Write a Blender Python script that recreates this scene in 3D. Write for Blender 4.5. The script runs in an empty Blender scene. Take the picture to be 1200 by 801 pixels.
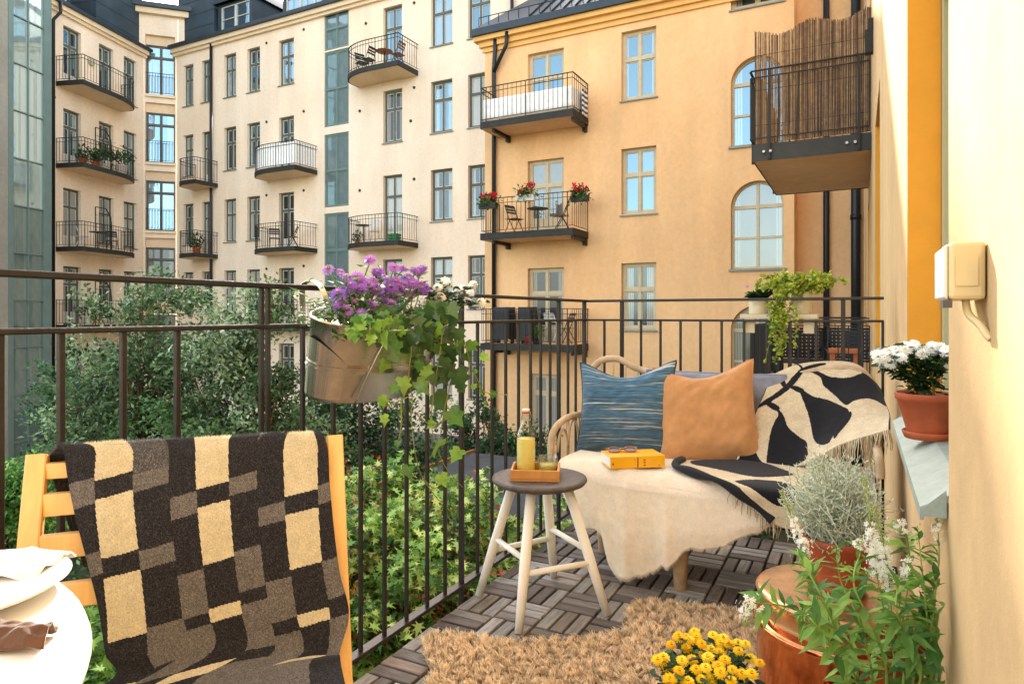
SKY_STR = 0.82
SUN_STR = 15.0
SKY_SAT = 0.55
SKY_TINT = (1.07, 1.0, 0.91, 1)
import bpy, math, random
import numpy as np
from mathutils import Vector, Matrix, noise as mnoise

RR = random.Random(11)
NR = np.random.default_rng(11)
SC = bpy.context.scene
COL = SC.collection
PI = math.pi

# ------------------------------------------------------------------ camera constants (metres, Y runs along the balcony)
FPX, CAMH, HORY = 780.0, 1.0, 368.0
TH = math.atan(406 / 780.0)
CS, SN = math.cos(TH), math.sin(TH)


def _ray(px, py):
    r = (px - 600) / FPX
    return (CS * r - SN, SN * r + CS, (HORY - py) / FPX)


def atY(px, py, Y):
    a = _ray(px, py); d = Y / a[1]
    return Vector((a[0] * d, Y, CAMH + a[2] * d))


def atX(px, py, X):
    a = _ray(px, py); d = X / a[0]
    return Vector((X, a[1] * d, CAMH + a[2] * d))


def atZ(px, py, Z):
    a = _ray(px, py); d = (Z - CAMH) / a[2]
    return Vector((a[0] * d, a[1] * d, Z))


def atD(px, py, d):
    a = _ray(px, py)
    return Vector((a[0] * d, a[1] * d, CAMH + a[2] * d))


# ------------------------------------------------------------------ colour + materials
def srgb(h):
    h = h.lstrip('#')
    o = []
    for i in (0, 2, 4):
        c = int(h[i:i + 2], 16) / 255.0
        o.append(c / 12.92 if c <= 0.04045 else ((c + 0.055) / 1.055) ** 2.4)
    return tuple(o)


def c4(c):
    if isinstance(c, str): c = srgb(c)
    return (c[0], c[1], c[2], 1.0)


MATS = {}


def mat(name, base, rough=0.6, metal=0.0, var=0.0, vscale=6.0, bump=0.0, bscale=40.0, bdist=0.01, spec=0.5,
        attr=False, trans=0.0, stretch=None, sheen=0.0, coat=0.0, var2=None, coords='Object', uvgrain=False, darkgap=None,
        aniso=None):
    """one procedural Principled material: base colour (or the mesh's colour attribute) times noise, plus noise bump"""
    if name in MATS: return MATS[name]
    m = bpy.data.materials.new(name); m.use_nodes = True
    nt = m.node_tree; N = nt.nodes; L = nt.links
    b = N['Principled BSDF']; out = N['Material Output']
    b.inputs['Roughness'].default_value = rough
    b.inputs['Metallic'].default_value = metal
    b.inputs['Specular IOR Level'].default_value = spec
    if sheen: b.inputs['Sheen Weight'].default_value = sheen
    if coat:
        b.inputs['Coat Weight'].default_value = coat; b.inputs['Coat Roughness'].default_value = 0.1
    tc = N.new('ShaderNodeTexCoord')
    vec = tc.outputs['UV' if uvgrain else coords]
    mp = N.new('ShaderNodeMapping'); L.new(vec, mp.inputs['Vector'])
    if stretch: mp.inputs['Scale'].default_value = stretch
    vec = mp.outputs['Vector']
    if attr:
        a = N.new('ShaderNodeAttribute'); a.attribute_name = 'col'; col = a.outputs['Color']
    else:
        rgb = N.new('ShaderNodeRGB'); rgb.outputs[0].default_value = c4(base); col = rgb.outputs[0]

    def modulate(col, scale, amt, detail=5.0, tint=None):
        n = N.new('ShaderNodeTexNoise'); n.inputs['Scale'].default_value = scale; n.inputs['Detail'].default_value = detail
        n.inputs['Roughness'].default_value = 0.6
        L.new(vec, n.inputs['Vector'])
        r = N.new('ShaderNodeValToRGB')
        lo, hi = 1 - amt, 1 + amt * 0.6
        t = tint or (1, 1, 1)
        r.color_ramp.elements[0].position = 0.3; r.color_ramp.elements[1].position = 0.7
        r.color_ramp.elements[0].color = (lo * t[0], lo * t[1], lo * t[2], 1)
        r.color_ramp.elements[1].color = (hi, hi, hi, 1)
        L.new(n.outputs['Fac'], r.inputs['Fac'])
        mx = N.new('ShaderNodeMix'); mx.data_type = 'RGBA'; mx.blend_type = 'MULTIPLY'
        mx.inputs['Factor'].default_value = 1.0
        L.new(col, mx.inputs[6]); L.new(r.outputs['Color'], mx.inputs[7])
        return mx.outputs[2]
    if var: col = modulate(col, vscale, var)
    if var2: col = modulate(col, var2[0], var2[1], 3.0, var2[2] if len(var2) > 2 else None)
    L.new(col, b.inputs['Base Color'])
    if bump:
        n = N.new('ShaderNodeTexNoise'); n.inputs['Scale'].default_value = bscale; n.inputs['Detail'].default_value = 6
        L.new(vec, n.inputs['Vector'])
        bp = N.new('ShaderNodeBump'); bp.inputs['Strength'].default_value = bump; bp.inputs['Distance'].default_value = bdist
        L.new(n.outputs['Fac'], bp.inputs['Height']); L.new(bp.outputs['Normal'], b.inputs['Normal'])
    if trans:
        t = N.new('ShaderNodeBsdfTranslucent'); L.new(col, t.inputs['Color'])
        ms = N.new('ShaderNodeMixShader'); ms.inputs['Fac'].default_value = trans
        L.new(b.outputs['BSDF'], ms.inputs[1]); L.new(t.outputs['BSDF'], ms.inputs[2])
        L.new(ms.outputs['Shader'], out.inputs['Surface'])
    MATS[name] = m
    return m


def plaster(name, base, stain, amt=0.16, sandy=0.25):
    """rendered wall: broad blotches, faint vertical runs, sand-grain bump"""
    m = bpy.data.materials.new(name); m.use_nodes = True
    nt = m.node_tree; N = nt.nodes; L = nt.links
    b = N['Principled BSDF']; b.inputs['Roughness'].default_value = 0.92; b.inputs['Specular IOR Level'].default_value = 0.2
    tc = N.new('ShaderNodeTexCoord')
    def noise(scale, sx=(1, 1, 1), detail=6, rough=0.6):
        mp = N.new('ShaderNodeMapping'); mp.inputs['Scale'].default_value = sx
        L.new(tc.outputs['Object'], mp.inputs['Vector'])
        n = N.new('ShaderNodeTexNoise'); n.inputs['Scale'].default_value = scale; n.inputs['Detail'].default_value = detail
        n.inputs['Roughness'].default_value = rough
        L.new(mp.outputs['Vector'], n.inputs['Vector']); return n.outputs['Fac']
    def ramp(f, a, bb, lo=0.35, hi=0.68):
        r = N.new('ShaderNodeValToRGB'); r.color_ramp.elements[0].position = lo; r.color_ramp.elements[1].position = hi
        r.color_ramp.elements[0].color = (a, a, a, 1); r.color_ramp.elements[1].color = (bb, bb, bb, 1)
        L.new(f, r.inputs['Fac']); return r.outputs['Color']
    mx = N.new('ShaderNodeMix'); mx.data_type = 'RGBA'
    mx.inputs[6].default_value = c4(base); mx.inputs[7].default_value = c4(stain)
    L.new(ramp(noise(0.35), 0.0, amt * 3.4), mx.inputs['Factor'])
    m2 = N.new('ShaderNodeMix'); m2.data_type = 'RGBA'; m2.blend_type = 'MULTIPLY'; m2.inputs['Factor'].default_value = 1
    L.new(mx.outputs[2], m2.inputs[6]); L.new(ramp(noise(1.3, (1.0, 1.0, 0.16)), 1 - amt * .85, 1.03), m2.inputs[7])
    m3 = N.new('ShaderNodeMix'); m3.data_type = 'RGBA'; m3.blend_type = 'MULTIPLY'; m3.inputs['Factor'].default_value = 1
    L.new(m2.outputs[2], m3.inputs[6]); L.new(ramp(noise(9, detail=8), 1 - amt * 0.5, 1.03), m3.inputs[7])
    L.new(m3.outputs[2], b.inputs['Base Color'])
    bp = N.new('ShaderNodeBump'); bp.inputs['Strength'].default_value = sandy; bp.inputs['Distance'].default_value = 0.01
    L.new(noise(70, detail=8, rough=0.75), bp.inputs['Height']); L.new(bp.outputs['Normal'], b.inputs['Normal'])
    MATS[name] = m
    return m


def pane_mat(name, dark, curtain, refl, tint, cur_amt=0.5):
    """window glass seen from outside: dim room, pale curtains towards the sides, mirror of the sky over it"""
    m = bpy.data.materials.new(name); m.use_nodes = True
    nt = m.node_tree; N = nt.nodes; L = nt.links
    b = N['Principled BSDF']; out = N['Material Output']
    b.inputs['Roughness'].default_value = 0.5
    tc = N.new('ShaderNodeTexCoord'); oi = N.new('ShaderNodeObjectInfo')
    uv = tc.outputs['UV']
    sx = N.new('ShaderNodeSeparateXYZ'); L.new(uv, sx.inputs[0])
    def M(op, a, bb=None):
        n = N.new('ShaderNodeMath'); n.operation = op
        if hasattr(a, 'links'): L.new(a, n.inputs[0])
        else: n.inputs[0].default_value = a
        if bb is not None:
            if hasattr(bb, 'links'): L.new(bb, n.inputs[1])
            else: n.inputs[1].default_value = bb
        return n.outputs[0]
    side = M('ABSOLUTE', M('SUBTRACT', sx.outputs['X'], 0.5))          # 0 in the middle .. 0.5 at the sides
    edge = M('SUBTRACT', 0.5, M('MULTIPLY', oi.outputs['Random'], cur_amt))
    mask = M('GREATER_THAN', side, edge)
    wv = N.new('ShaderNodeTexWave'); wv.inputs['Scale'].default_value = 6; wv.inputs['Distortion'].default_value = 2.5
    wv.inputs['Detail'].default_value = 2
    cmb = N.new('ShaderNodeCombineXYZ'); L.new(sx.outputs['X'], cmb.inputs['X'])
    L.new(M('MULTIPLY', sx.outputs['Y'], 0.15), cmb.inputs['Y']); L.new(cmb.outputs[0], wv.inputs['Vector'])
    cu = N.new('ShaderNodeMix'); cu.data_type = 'RGBA'
    cu.inputs[6].default_value = c4(tuple(v * 0.45 for v in srgb(curtain))); cu.inputs[7].default_value = c4(curtain)
    L.new(wv.outputs['Fac'], cu.inputs['Factor'])
    ns = N.new('ShaderNodeTexNoise'); ns.inputs['Scale'].default_value = 3.5; L.new(uv, ns.inputs['Vector'])
    dk = N.new('ShaderNodeMix'); dk.data_type = 'RGBA'
    dk.inputs[6].default_value = c4(tuple(v * 0.4 for v in srgb(dark))); dk.inputs[7].default_value = c4(dark)
    L.new(ns.outputs['Fac'], dk.inputs['Factor'])
    mx = N.new('ShaderNodeMix'); mx.data_type = 'RGBA'
    L.new(mask, mx.inputs['Factor']); L.new(dk.outputs[2], mx.inputs[6]); L.new(cu.outputs[2], mx.inputs[7])
    L.new(mx.outputs[2], b.inputs['Base Color'])
    g = N.new('ShaderNodeBsdfGlossy'); g.inputs['Roughness'].default_value = 0.03; g.inputs['Color'].default_value = c4(tint)
    n2 = N.new('ShaderNodeTexNoise'); n2.inputs['Scale'].default_value = 1.3; L.new(tc.outputs['Object'], n2.inputs['Vector'])
    bp = N.new('ShaderNodeBump'); bp.inputs['Strength'].default_value = 0.06; bp.inputs['Distance'].default_value = 0.05
    L.new(n2.outputs['Fac'], bp.inputs['Height']); L.new(bp.outputs['Normal'], g.inputs['Normal'])
    ms = N.new('ShaderNodeMixShader'); ms.inputs['Fac'].default_value = refl
    L.new(b.outputs['BSDF'], ms.inputs[1]); L.new(g.outputs['BSDF'], ms.inputs[2]); L.new(ms.outputs[0], out.inputs['Surface'])
    MATS[name] = m
    return m


def clear_glass(name, tint=(1, 1, 1), rough=0.0):
    m = bpy.data.materials.new(name); m.use_nodes = True
    nt = m.node_tree; N = nt.nodes; L = nt.links
    out = N['Material Output']; N.remove(N['Principled BSDF'])
    tr = N.new('ShaderNodeBsdfTransparent'); tr.inputs['Color'].default_value = c4(tint)
    gl = N.new('ShaderNodeBsdfGlossy'); gl.inputs['Roughness'].default_value = 0.05
    fr = N.new('ShaderNodeLayerWeight'); fr.inputs['Blend'].default_value = 0.25
    ms = N.new('ShaderNodeMixShader'); L.new(fr.outputs['Facing'], ms.inputs[0])
    mth = N.new('ShaderNodeMath'); mth.operation = 'MULTIPLY'; mth.inputs[1].default_value = 0.7
    L.new(fr.outputs['Facing'], mth.inputs[0]); L.new(mth.outputs[0], ms.inputs[0])
    L.new(tr.outputs[0], ms.inputs[1]); L.new(gl.outputs[0], ms.inputs[2]); L.new(ms.outputs[0], out.inputs['Surface'])
    MATS[name] = m
    return m


# ------------------------------------------------------------------ mesh builder
ORIG = {}


def thing(name, label, cat, loc=(0, 0, 0), group=None):
    o = bpy.data.objects.new(name, None); COL.objects.link(o)
    o.empty_display_size = 0.1
    o.location = loc; ORIG[o.name] = Vector(loc)
    o['label'] = label; o['category'] = cat
    if group: o['group'] = group
    return o


def tag(o, label=None, cat=None, group=None, kind=None):
    if label: o['label'] = label
    if cat: o['category'] = cat
    if group: o['group'] = group
    if kind: o['kind'] = kind
    return o


def copy_tree(o, parent=None):
    c = o.copy(); COL.objects.link(c); c.parent = parent
    for ch in o.children: copy_tree(ch, c)
    return c


class MB:
    def __init__(s):
        s.v = []; s.f = []; s.c = []; s.uv = []; s.has_uv = False; s.has_c = False; s.sm = []

    def add(s, vs, fs, smooth=False, col=None, uvs=None):
        n = len(s.v)
        s.v.extend([tuple(p) for p in vs])
        for i, f in enumerate(fs):
            s.f.append(tuple(k + n for k in f)); s.sm.append(smooth)
            s.c.append(col if not isinstance(col, list) else col[i])
            if uvs is not None: s.uv.append([uvs[k] for k in f]); s.has_uv = True
            else: s.uv.append([(0, 0)] * len(f))
        if col is not None: s.has_c = True
        return s

    def box(s, x0, x1, y0, y1, z0, z1, col=None):
        vs = [(x0, y0, z0), (x1, y0, z0), (x1, y1, z0), (x0, y1, z0), (x0, y0, z1), (x1, y0, z1), (x1, y1, z1), (x0, y1, z1)]
        return s.add(vs, [(0, 3, 2, 1), (4, 5, 6, 7), (0, 1, 5, 4), (1, 2, 6, 5), (2, 3, 7, 6), (3, 0, 4, 7)], col=col)

    def obox(s, o, a, b, c, col=None):
        """box from corner o along the three edge vectors"""
        o, a, b, c = Vector(o), Vector(a), Vector(b), Vector(c)
        if a.cross(b).dot(c) < 0: a, b = b, a
        vs = [o, o + a, o + a + b, o + b, o + c, o + a + c, o + a + b + c, o + b + c]
        return s.add(vs, [(0, 3, 2, 1), (4, 5, 6, 7), (0, 1, 5, 4), (1, 2, 6, 5), (2, 3, 7, 6), (3, 0, 4, 7)], col=col)

    def bar(s, p, q, w, h, up=(0, 0, 1), ch=0.0):
        """rectangular bar p-q, w across, h along up; ch chamfers its long edges"""
        p, q = Vector(p), Vector(q); d = (q - p).normalized(); u = Vector(up)
        if abs(d.dot(u)) > 0.98: u = Vector((0, 1, 0))
        sd = d.cross(u).normalized(); u = sd.cross(d).normalized()
        if ch:
            a, b = w / 2, h / 2
            pr = [(-a + ch, -b), (a - ch, -b), (a, -b + ch), (a, b - ch), (a - ch, b), (-a + ch, b), (-a, b - ch), (-a, -b + ch)]
        else:
            pr = [(-w / 2, -h / 2), (w / 2, -h / 2), (w / 2, h / 2), (-w / 2, h / 2)]
        n = len(pr)
        vs = [p + sd * x + u * y for x, y in pr] + [q + sd * x + u * y for x, y in pr]
        fs = [(i, (i + 1) % n, n + (i + 1) % n, n + i) for i in range(n)] + [tuple(range(n))[::-1], tuple(range(n, 2 * n))]
        return s.add(vs, fs)

    def tube(s, pts, r, n=8, caps=True, col=None, smooth=True):
        pts = [Vector(p) for p in pts]; m = len(pts)
        rs = r if isinstance(r, (list, tuple)) else [r] * m
        vs = []; ref = None
        for i, p in enumerate(pts):
            t = (pts[min(i + 1, m - 1)] - pts[max(i - 1, 0)])
            t = t.normalized() if t.length > 1e-9 else Vector((0, 0, 1))
            if ref is None:
                ref = t.orthogonal().normalized()
            else:
                ref = (ref - t * ref.dot(t))
                ref = ref.normalized() if ref.length > 1e-6 else t.orthogonal().normalized()
            bn = t.cross(ref)
            for k in range(n):
                a = 2 * PI * k / n
                vs.append(p + (ref * math.cos(a) + bn * math.sin(a)) * rs[i])
        fs = []
        for i in range(m - 1):
            for k in range(n):
                k2 = (k + 1) % n
                fs.append((i * n + k, i * n + k2, (i + 1) * n + k2, (i + 1) * n + k))
        s.add(vs, fs, smooth=smooth, col=col)
        if caps:
            b = len(s.v) - len(vs)
            s.f.append(tuple(b + k for k in range(n))[::-1]); s.sm.append(False); s.c.append(col); s.uv.append([(0, 0)] * n)
            s.f.append(tuple(b + (m - 1) * n + k for k in range(n))); s.sm.append(False); s.c.append(col); s.uv.append([(0, 0)] * n)
        return s

    def lathe(s, prof, c=(0, 0, 0), n=32, col=None, sx=1.0, sy=1.0, smooth=True, rot=0.0):
        c = Vector(c); vs = []; fs = []; m = len(prof)
        cr, sr = math.cos(rot), math.sin(rot)
        for r, z in prof:
            for k in range(n):
                a = 2 * PI * k / n
                x, y = r * sx * math.cos(a), r * sy * math.sin(a)
                vs.append(c + Vector((x * cr - y * sr, x * sr + y * cr, z)))
        for i in range(m - 1):
            for k in range(n):
                k2 = (k + 1) % n
                fs.append((i * n + k, i * n + k2, (i + 1) * n + k2, (i + 1) * n + k))
        if prof[0][0] > 1e-5: fs.append(tuple(range(n))[::-1])
        if prof[-1][0] > 1e-5: fs.append(tuple((m - 1) * n + k for k in range(n)))
        return s.add(vs, fs, smooth=smooth, col=col)

    def prism(s, poly, ax, bx, o, ext, col=None):
        """polygon (a,b) in the plane o + a*ax + b*bx, extruded along ext"""
        ax, bx, o, ext = Vector(ax), Vector(bx), Vector(o), Vector(ext)
        n = len(poly)
        if ax.cross(bx).dot(ext) < 0: poly = poly[::-1]
        lo = [o + ax * a + bx * b for a, b in poly]
        vs = lo + [p + ext for p in lo]
        fs = [tuple(range(n))[::-1], tuple(range(n, 2 * n))] + [(i, (i + 1) % n, n + (i + 1) % n, n + i) for i in range(n)]
        return s.add(vs, fs, col=col)

    def grid(s, P, smooth=True, colf=None, uv=True):
        """P[i][j] array of points"""
        P = np.asarray(P); nu, nv = P.shape[:2]
        vs = P.reshape(-1, 3).tolist(); fs = []; cols = []
        uvs = [(i / (nu - 1), j / (nv - 1)) for i in range(nu) for j in range(nv)]
        for i in range(nu - 1):
            for j in range(nv - 1):
                fs.append((i * nv + j, (i + 1) * nv + j, (i + 1) * nv + j + 1, i * nv + j + 1))
                if colf: cols.append(colf((i + .5) / (nu - 1), (j + .5) / (nv - 1)))
        return s.add(vs, fs, smooth=smooth, col=cols if colf else None, uvs=uvs if uv else None)

    def build(s, name, m, parent=None, origin=None, bevel=0.0, solid=0.0, subsurf=0):
        root = parent
        while root is not None and root.parent is not None: root = root.parent
        org = ORIG.get(root.name, Vector((0, 0, 0))) if root is not None else Vector(origin or (0, 0, 0))
        va = np.array(s.v, dtype=np.float32) - np.array(org, dtype=np.float32)
        me = bpy.data.meshes.new(name)
        me.from_pydata(va.tolist(), [], s.f)
        if any(s.sm): me.polygons.foreach_set('use_smooth', s.sm)
        if s.has_uv:
            ul = me.uv_layers.new(name='UVMap')
            ul.data.foreach_set('uv', np.array([c for f in s.uv for p in f for c in p], dtype=np.float32))
        if s.has_c:
            at = me.color_attributes.new('col', 'FLOAT_COLOR', 'CORNER')
            a = []
            for f, c in zip(s.f, s.c):
                c = c or (0.5, 0.5, 0.5)
                a.extend([c[0], c[1], c[2], 1.0] * len(f))
            at.data.foreach_set('color', np.array(a, dtype=np.float32))
        me.materials.append(m); me.update()
        o = bpy.data.objects.new(name, me); COL.objects.link(o)
        if parent is not None: o.parent = parent
        else:
            o.location = org; ORIG[o.name] = org
        if solid:
            md = o.modifiers.new('solid', 'SOLIDIFY'); md.thickness = solid; md.offset = 0
        if subsurf:
            md = o.modifiers.new('sub', 'SUBSURF'); md.levels = subsurf; md.render_levels = subsurf
        if bevel:
            md = o.modifiers.new('bev', 'BEVEL'); md.width = bevel; md.segments = 2; md.limit_method = 'ANGLE'
            md.angle_limit = math.radians(40)
        return o


def np_mesh(name, V, F, cols, m, parent=None, origin=None, smooth=False):
    """fast builder: V (n,3), F (k,c) faces of constant corner count, cols (k,3) per face"""
    root = parent
    while root is not None and root.parent is not None: root = root.parent
    org = ORIG.get(root.name, Vector((0, 0, 0))) if root is not None else Vector(origin or (0, 0, 0))
    V = np.asarray(V, dtype=np.float32) - np.array(org, dtype=np.float32); F = np.asarray(F, dtype=np.int32)
    me = bpy.data.meshes.new(name); k, c = F.shape
    me.vertices.add(len(V)); me.vertices.foreach_set('co', V.ravel())
    me.loops.add(k * c); me.loops.foreach_set('vertex_index', F.ravel())
    me.polygons.add(k); me.polygons.foreach_set('loop_start', np.arange(0, k * c, c, dtype=np.int32))
    me.polygons.foreach_set('loop_total', np.full(k, c, dtype=np.int32))
    if smooth: me.polygons.foreach_set('use_smooth', np.ones(k, dtype=bool))
    me.update(calc_edges=True)
    if cols is not None:
        at = me.color_attributes.new('col', 'FLOAT_COLOR', 'CORNER')
        cc = np.ones((k, c, 4), dtype=np.float32); cc[:, :, :3] = np.asarray(cols, dtype=np.float32)[:, None, :]
        at.data.foreach_set('color', cc.ravel())
    me.materials.append(m); me.validate()
    o = bpy.data.objects.new(name, me); COL.objects.link(o)
    if parent is not None: o.parent = parent
    else:
        o.location = org; ORIG[o.name] = org
    return o


def unit(a):
    return a / np.maximum(np.linalg.norm(a, axis=-1, keepdims=True), 1e-9)


# leaf outlines in (along, across): base at 0, tip at 1
RHOMB = [(0, 0), (0.45, 0.26), (1, 0), (0.45, -0.26)]
LANCE = [(0, 0), (0.3, 0.13), (0.6, 0.12), (1, 0), (0.6, -0.12), (0.3, -0.13)]
OVAL = [(0, 0), (0.2, 0.2), (0.5, 0.29), (0.8, 0.18), (1, 0), (0.8, -0.18), (0.5, -0.29), (0.2, -0.2)]
IVY = [(0, 0), (-0.12, 0.22), (0.1, 0.5), (0.3, 0.34), (0.5, 0.5), (0.62, 0.22), (1.0, 0.0), (0.62, -0.22), (0.5, -0.5), (0.3, -0.34), (0.1, -0.5), (-0.12, -0.22)]
MAPLE = [(0, 0), (-0.15, 0.35), (0.12, 0.2), (0.25, 0.6), (0.34, 0.2), (0.72, 0.5), (0.55, 0.14), (1.05, 0), (0.55, -0.14), (0.72, -0.5), (0.34, -0.2), (0.25, -0.6), (0.12, -0.2), (-0.15, -0.35)]


def leaves(name, base, dirs, nrm, size, cols, shape, m, parent=None, origin=None, fold=0.18, droop=0.12, fan=False):
    """one flat-ish leaf polygon per row; fold lifts the sides, droop bends the tip down"""
    base = np.asarray(base, float); n = len(base); d = unit(np.asarray(dirs, float))
    nr = np.asarray(nrm, float); sd = unit(np.cross(d, nr)); nr = unit(np.cross(sd, d))
    size = np.broadcast_to(np.asarray(size, float), (n,))
    sh = np.array(shape); k = len(sh)
    V = (base[:, None, :] + d[:, None, :] * (sh[None, :, 0:1] * size[:, None, None]) + sd[:, None, :] * (sh[None, :, 1:2] * size[:, None, None])
         + nr[:, None, :] * ((np.abs(sh[None, :, 1:2]) * fold - sh[None, :, 0:1] ** 2 * droop) * size[:, None, None]))
    if fan:     # curled leaf: triangles round a raised middle, every rim vertex bent a little on its own
        V = V + nr[:, None, :] * (NR.normal(0, .055, (n, k)) * size[:, None])[:, :, None]
        mid = base[:, None, :] + d[:, None, :] * (.38 * size[:, None, None]) - nr[:, None, :] * (.03 * size[:, None, None])
        V = np.concatenate([V, mid], 1); o = np.arange(n)[:, None, None] * (k + 1)
        tri = np.array([[k, i, (i + 1) % k] for i in range(k)])[None]
        F = (o + tri).reshape(-1, 3)
        cf = np.repeat(np.asarray(cols, float), k, 0) * NR.uniform(.9, 1.1, (n * k, 1))
        return np_mesh(name, V.reshape(-1, 3), F, cf, m, parent, origin, smooth=True)
    F = np.arange(n * k).reshape(n, k)
    return np_mesh(name, V.reshape(-1, 3), F, cols, m, parent, origin)


def jitter_cols(n, palette, amt=0.25):
    p = np.array([srgb(c) if isinstance(c, str) else c for c in palette])
    c = p[NR.integers(0, len(p), n)]
    return np.clip(c * (1 + (NR.random((n, 1)) - 0.5) * 2 * amt), 0, 1)


def catmull(P, n):
    """resample a (m,...) control list to n rows with Catmull-Rom"""
    P = np.asarray(P, float); m = len(P)
    t = np.linspace(0, m - 1, n); i = np.clip(np.floor(t).astype(int), 0, m - 2); f = (t - i)
    g = lambda k: P[np.clip(k, 0, m - 1)]
    f = f.reshape((-1,) + (1,) * (P.ndim - 1))
    a, b, c, d = g(i - 1), g(i), g(i + 1), g(i + 2)
    return 0.5 * ((2 * b) + (-a + c) * f + (2 * a - 5 * b + 4 * c - d) * f ** 2 + (-a + 3 * b - 3 * c + d) * f ** 3)


def patch(ctrl, nu, nv):
    """ctrl[row][col] points -> dense grid [nu rows][nv cols]"""
    A = catmull(np.array([[tuple(p) for p in r] for r in ctrl]), nu)
    return np.swapaxes(catmull(np.swapaxes(A, 0, 1), nv), 0, 1)


_BB = {}


def inpoly(x, y, poly):
    k = id(poly)
    if k not in _BB:
        _BB[k] = (min(p[0] for p in poly), max(p[0] for p in poly), min(p[1] for p in poly), max(p[1] for p in poly), poly)
    bb = _BB[k]
    if x < bb[0] or x > bb[1] or y < bb[2] or y > bb[3]: return False
    r = False; j = len(poly) - 1
    for i in range(len(poly)):
        xi, yi = poly[i]; xj, yj = poly[j]
        if (yi > y) != (yj > y) and x < (xj - xi) * (y - yi) / (yj - yi) + xi: r = not r
        j = i
    return r
# ================================================================== materials of the setting
M_cream = plaster('cream_plaster', '#fbe9d2', '#efcfa8', 0.13)
M_creamdk = plaster('cream_soffit', '#ecd2b0', '#dcb88e', 0.10)
M_orange = plaster('orange_plaster', '#f7cd9a', '#ebb276', 0.13)
M_orangesof = plaster('orange_soffit', '#f0cfae', '#dcb086', 0.15)
M_house = plaster('house_plaster', '#d6b687', '#c09a68', 0.2, 0.25)
M_ochre = plaster('ochre_reveal', '#eea53c', '#de9028', 0.10)
M_socle = plaster('grey_socle', '#8d8a86', '#6e6a66', 0.2)
M_concrete = plaster('pale_concrete', '#aaa598', '#8b877c', 0.2)
M_roof = mat('dark_sheet_roof', '#2c3a44', 0.45, 0.2, var=0.3, vscale=1.5, bump=0.15, bscale=8)
M_roofbox = mat('slate_cladding', '#31434f', 0.6, 0.0, var=0.35, vscale=1.2, bump=0.2, bscale=10)
M_cornice = plaster('cornice_cream', '#f2dcbc', '#e4c8a0', 0.1)
M_ocornice = plaster('cornice_orange', '#efc07a', '#e0a658', 0.1)
M_frame = mat('grey_green_frame', '#555c55', 0.55, var=0.12, vscale=5)
M_sash = mat('pale_sash', '#c9c8bd', 0.5, var=0.1, vscale=5)
M_oframe = mat('beige_frame', '#c9bb9a', 0.55, var=0.12, vscale=5)
M_sillm = mat('sheet_sill', '#7d8580', 0.45, 0.3, var=0.15, vscale=8)
M_iron = mat('black_iron', '#22211f', 0.5, 0.3, var=0.2, vscale=20)
M_fascia = mat('mossy_edge_beam', '#2b2b28', 0.7, 0.0, var=0.4, vscale=6, var2=(30, 0.35, (0.7, 1.0, 0.6)))
M_pipe = mat('dark_downpipe', '#20262b', 0.4, 0.3, var=0.2, vscale=3)
M_vent = mat('vent_hole', '#3a322a', 0.8)
M_stair = mat('green_grey_metal', '#6d837e', 0.5, 0.2, var=0.12, vscale=3)
P_sky = pane_mat('pane_sky', '#3b4a52', '#b5c0c4', 0.42, '#94bccf', 0.5)
P_mid = pane_mat('pane_mid', '#232627', '#b9b6ab', 0.17, '#a8c4d0', 0.6)
P_dark = pane_mat('pane_dark', '#211f1c', '#8f8a7c', 0.09, '#b8c4c8', 0.5)
P_blind = pane_mat('pane_blind', '#2b2b29', '#cfc8b6', 0.14, '#a8c4d0', 1.3)
P_refl = pane_mat('pane_reflecting', '#7d7566', '#a39d8e', 0.22, '#b8ccd2', 0.2)
P_teal = pane_mat('pane_teal', '#71888c', '#8199a0', 0.25, '#c0d8e0', 0.0)
P_milk = pane_mat('pane_milk', '#a3b9b6', '#c9dad6', 0.36, '#d8ebe8', 0.5)
P_milkdk = pane_mat('pane_milk_low', '#6a7f7a', '#7a8f88', 0.14, '#c8d8d4', 0.3)
M_reed = None


class Fac:
    """a vertical facade plane: O + u along, n outward"""
    def __init__(s, O, u, n):
        s.O = Vector((O[0], O[1], 0)); s.u = Vector((u[0], u[1], 0)).normalized(); s.n = Vector((n[0], n[1], 0)).normalized()

    def P(s, u, d, z):
        return s.O + s.u * u + s.n * d + Vector((0, 0, z))

    def box(s, mb, u0, u1, d0, d1, z0, z1, col=None):
        mb.obox(s.P(u0, d0, z0), s.u * (u1 - u0), s.n * (d1 - d0), Vector((0, 0, z1 - z0)), col=col)


def wall_mesh(mb, F, u0, u1, z0, z1, holes, depth=0.3):
    us = sorted({u0, u1, *[h[0] for h in holes], *[h[1] for h in holes]})
    zs = sorted({z0, z1, *[h[2] for h in holes], *[h[3] for h in holes]})
    us = [x for x in us if u0 <= x <= u1]; zs = [x for x in zs if z0 <= x <= z1]
    flip = F.u.cross(Vector((0, 0, 1))).dot(F.n) < 0

    def q(a, b, c, d):
        f = (0, 1, 2, 3) if not flip else (3, 2, 1, 0)
        mb.add([a, b, c, d], [f])
    for i in range(len(us) - 1):
        for j in range(len(zs) - 1):
            cu, cz = (us[i] + us[i + 1]) / 2, (zs[j] + zs[j + 1]) / 2
            if any(h[0] < cu < h[1] and h[2] < cz < h[3] for h in holes): continue
            q(F.P(us[i], 0, zs[j]), F.P(us[i + 1], 0, zs[j]), F.P(us[i + 1], 0, zs[j + 1]), F.P(us[i], 0, zs[j + 1]))
    for a, b, c, d in holes:
        for p, r in (((a, c), (b, c)), ((b, c), (b, d)), ((b, d), (a, d)), ((a, d), (a, c))):
            q(F.P(p[0], 0, p[1]), F.P(p[0], -depth, p[1]), F.P(r[0], -depth, r[1]), F.P(r[0], 0, r[1]))


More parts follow.
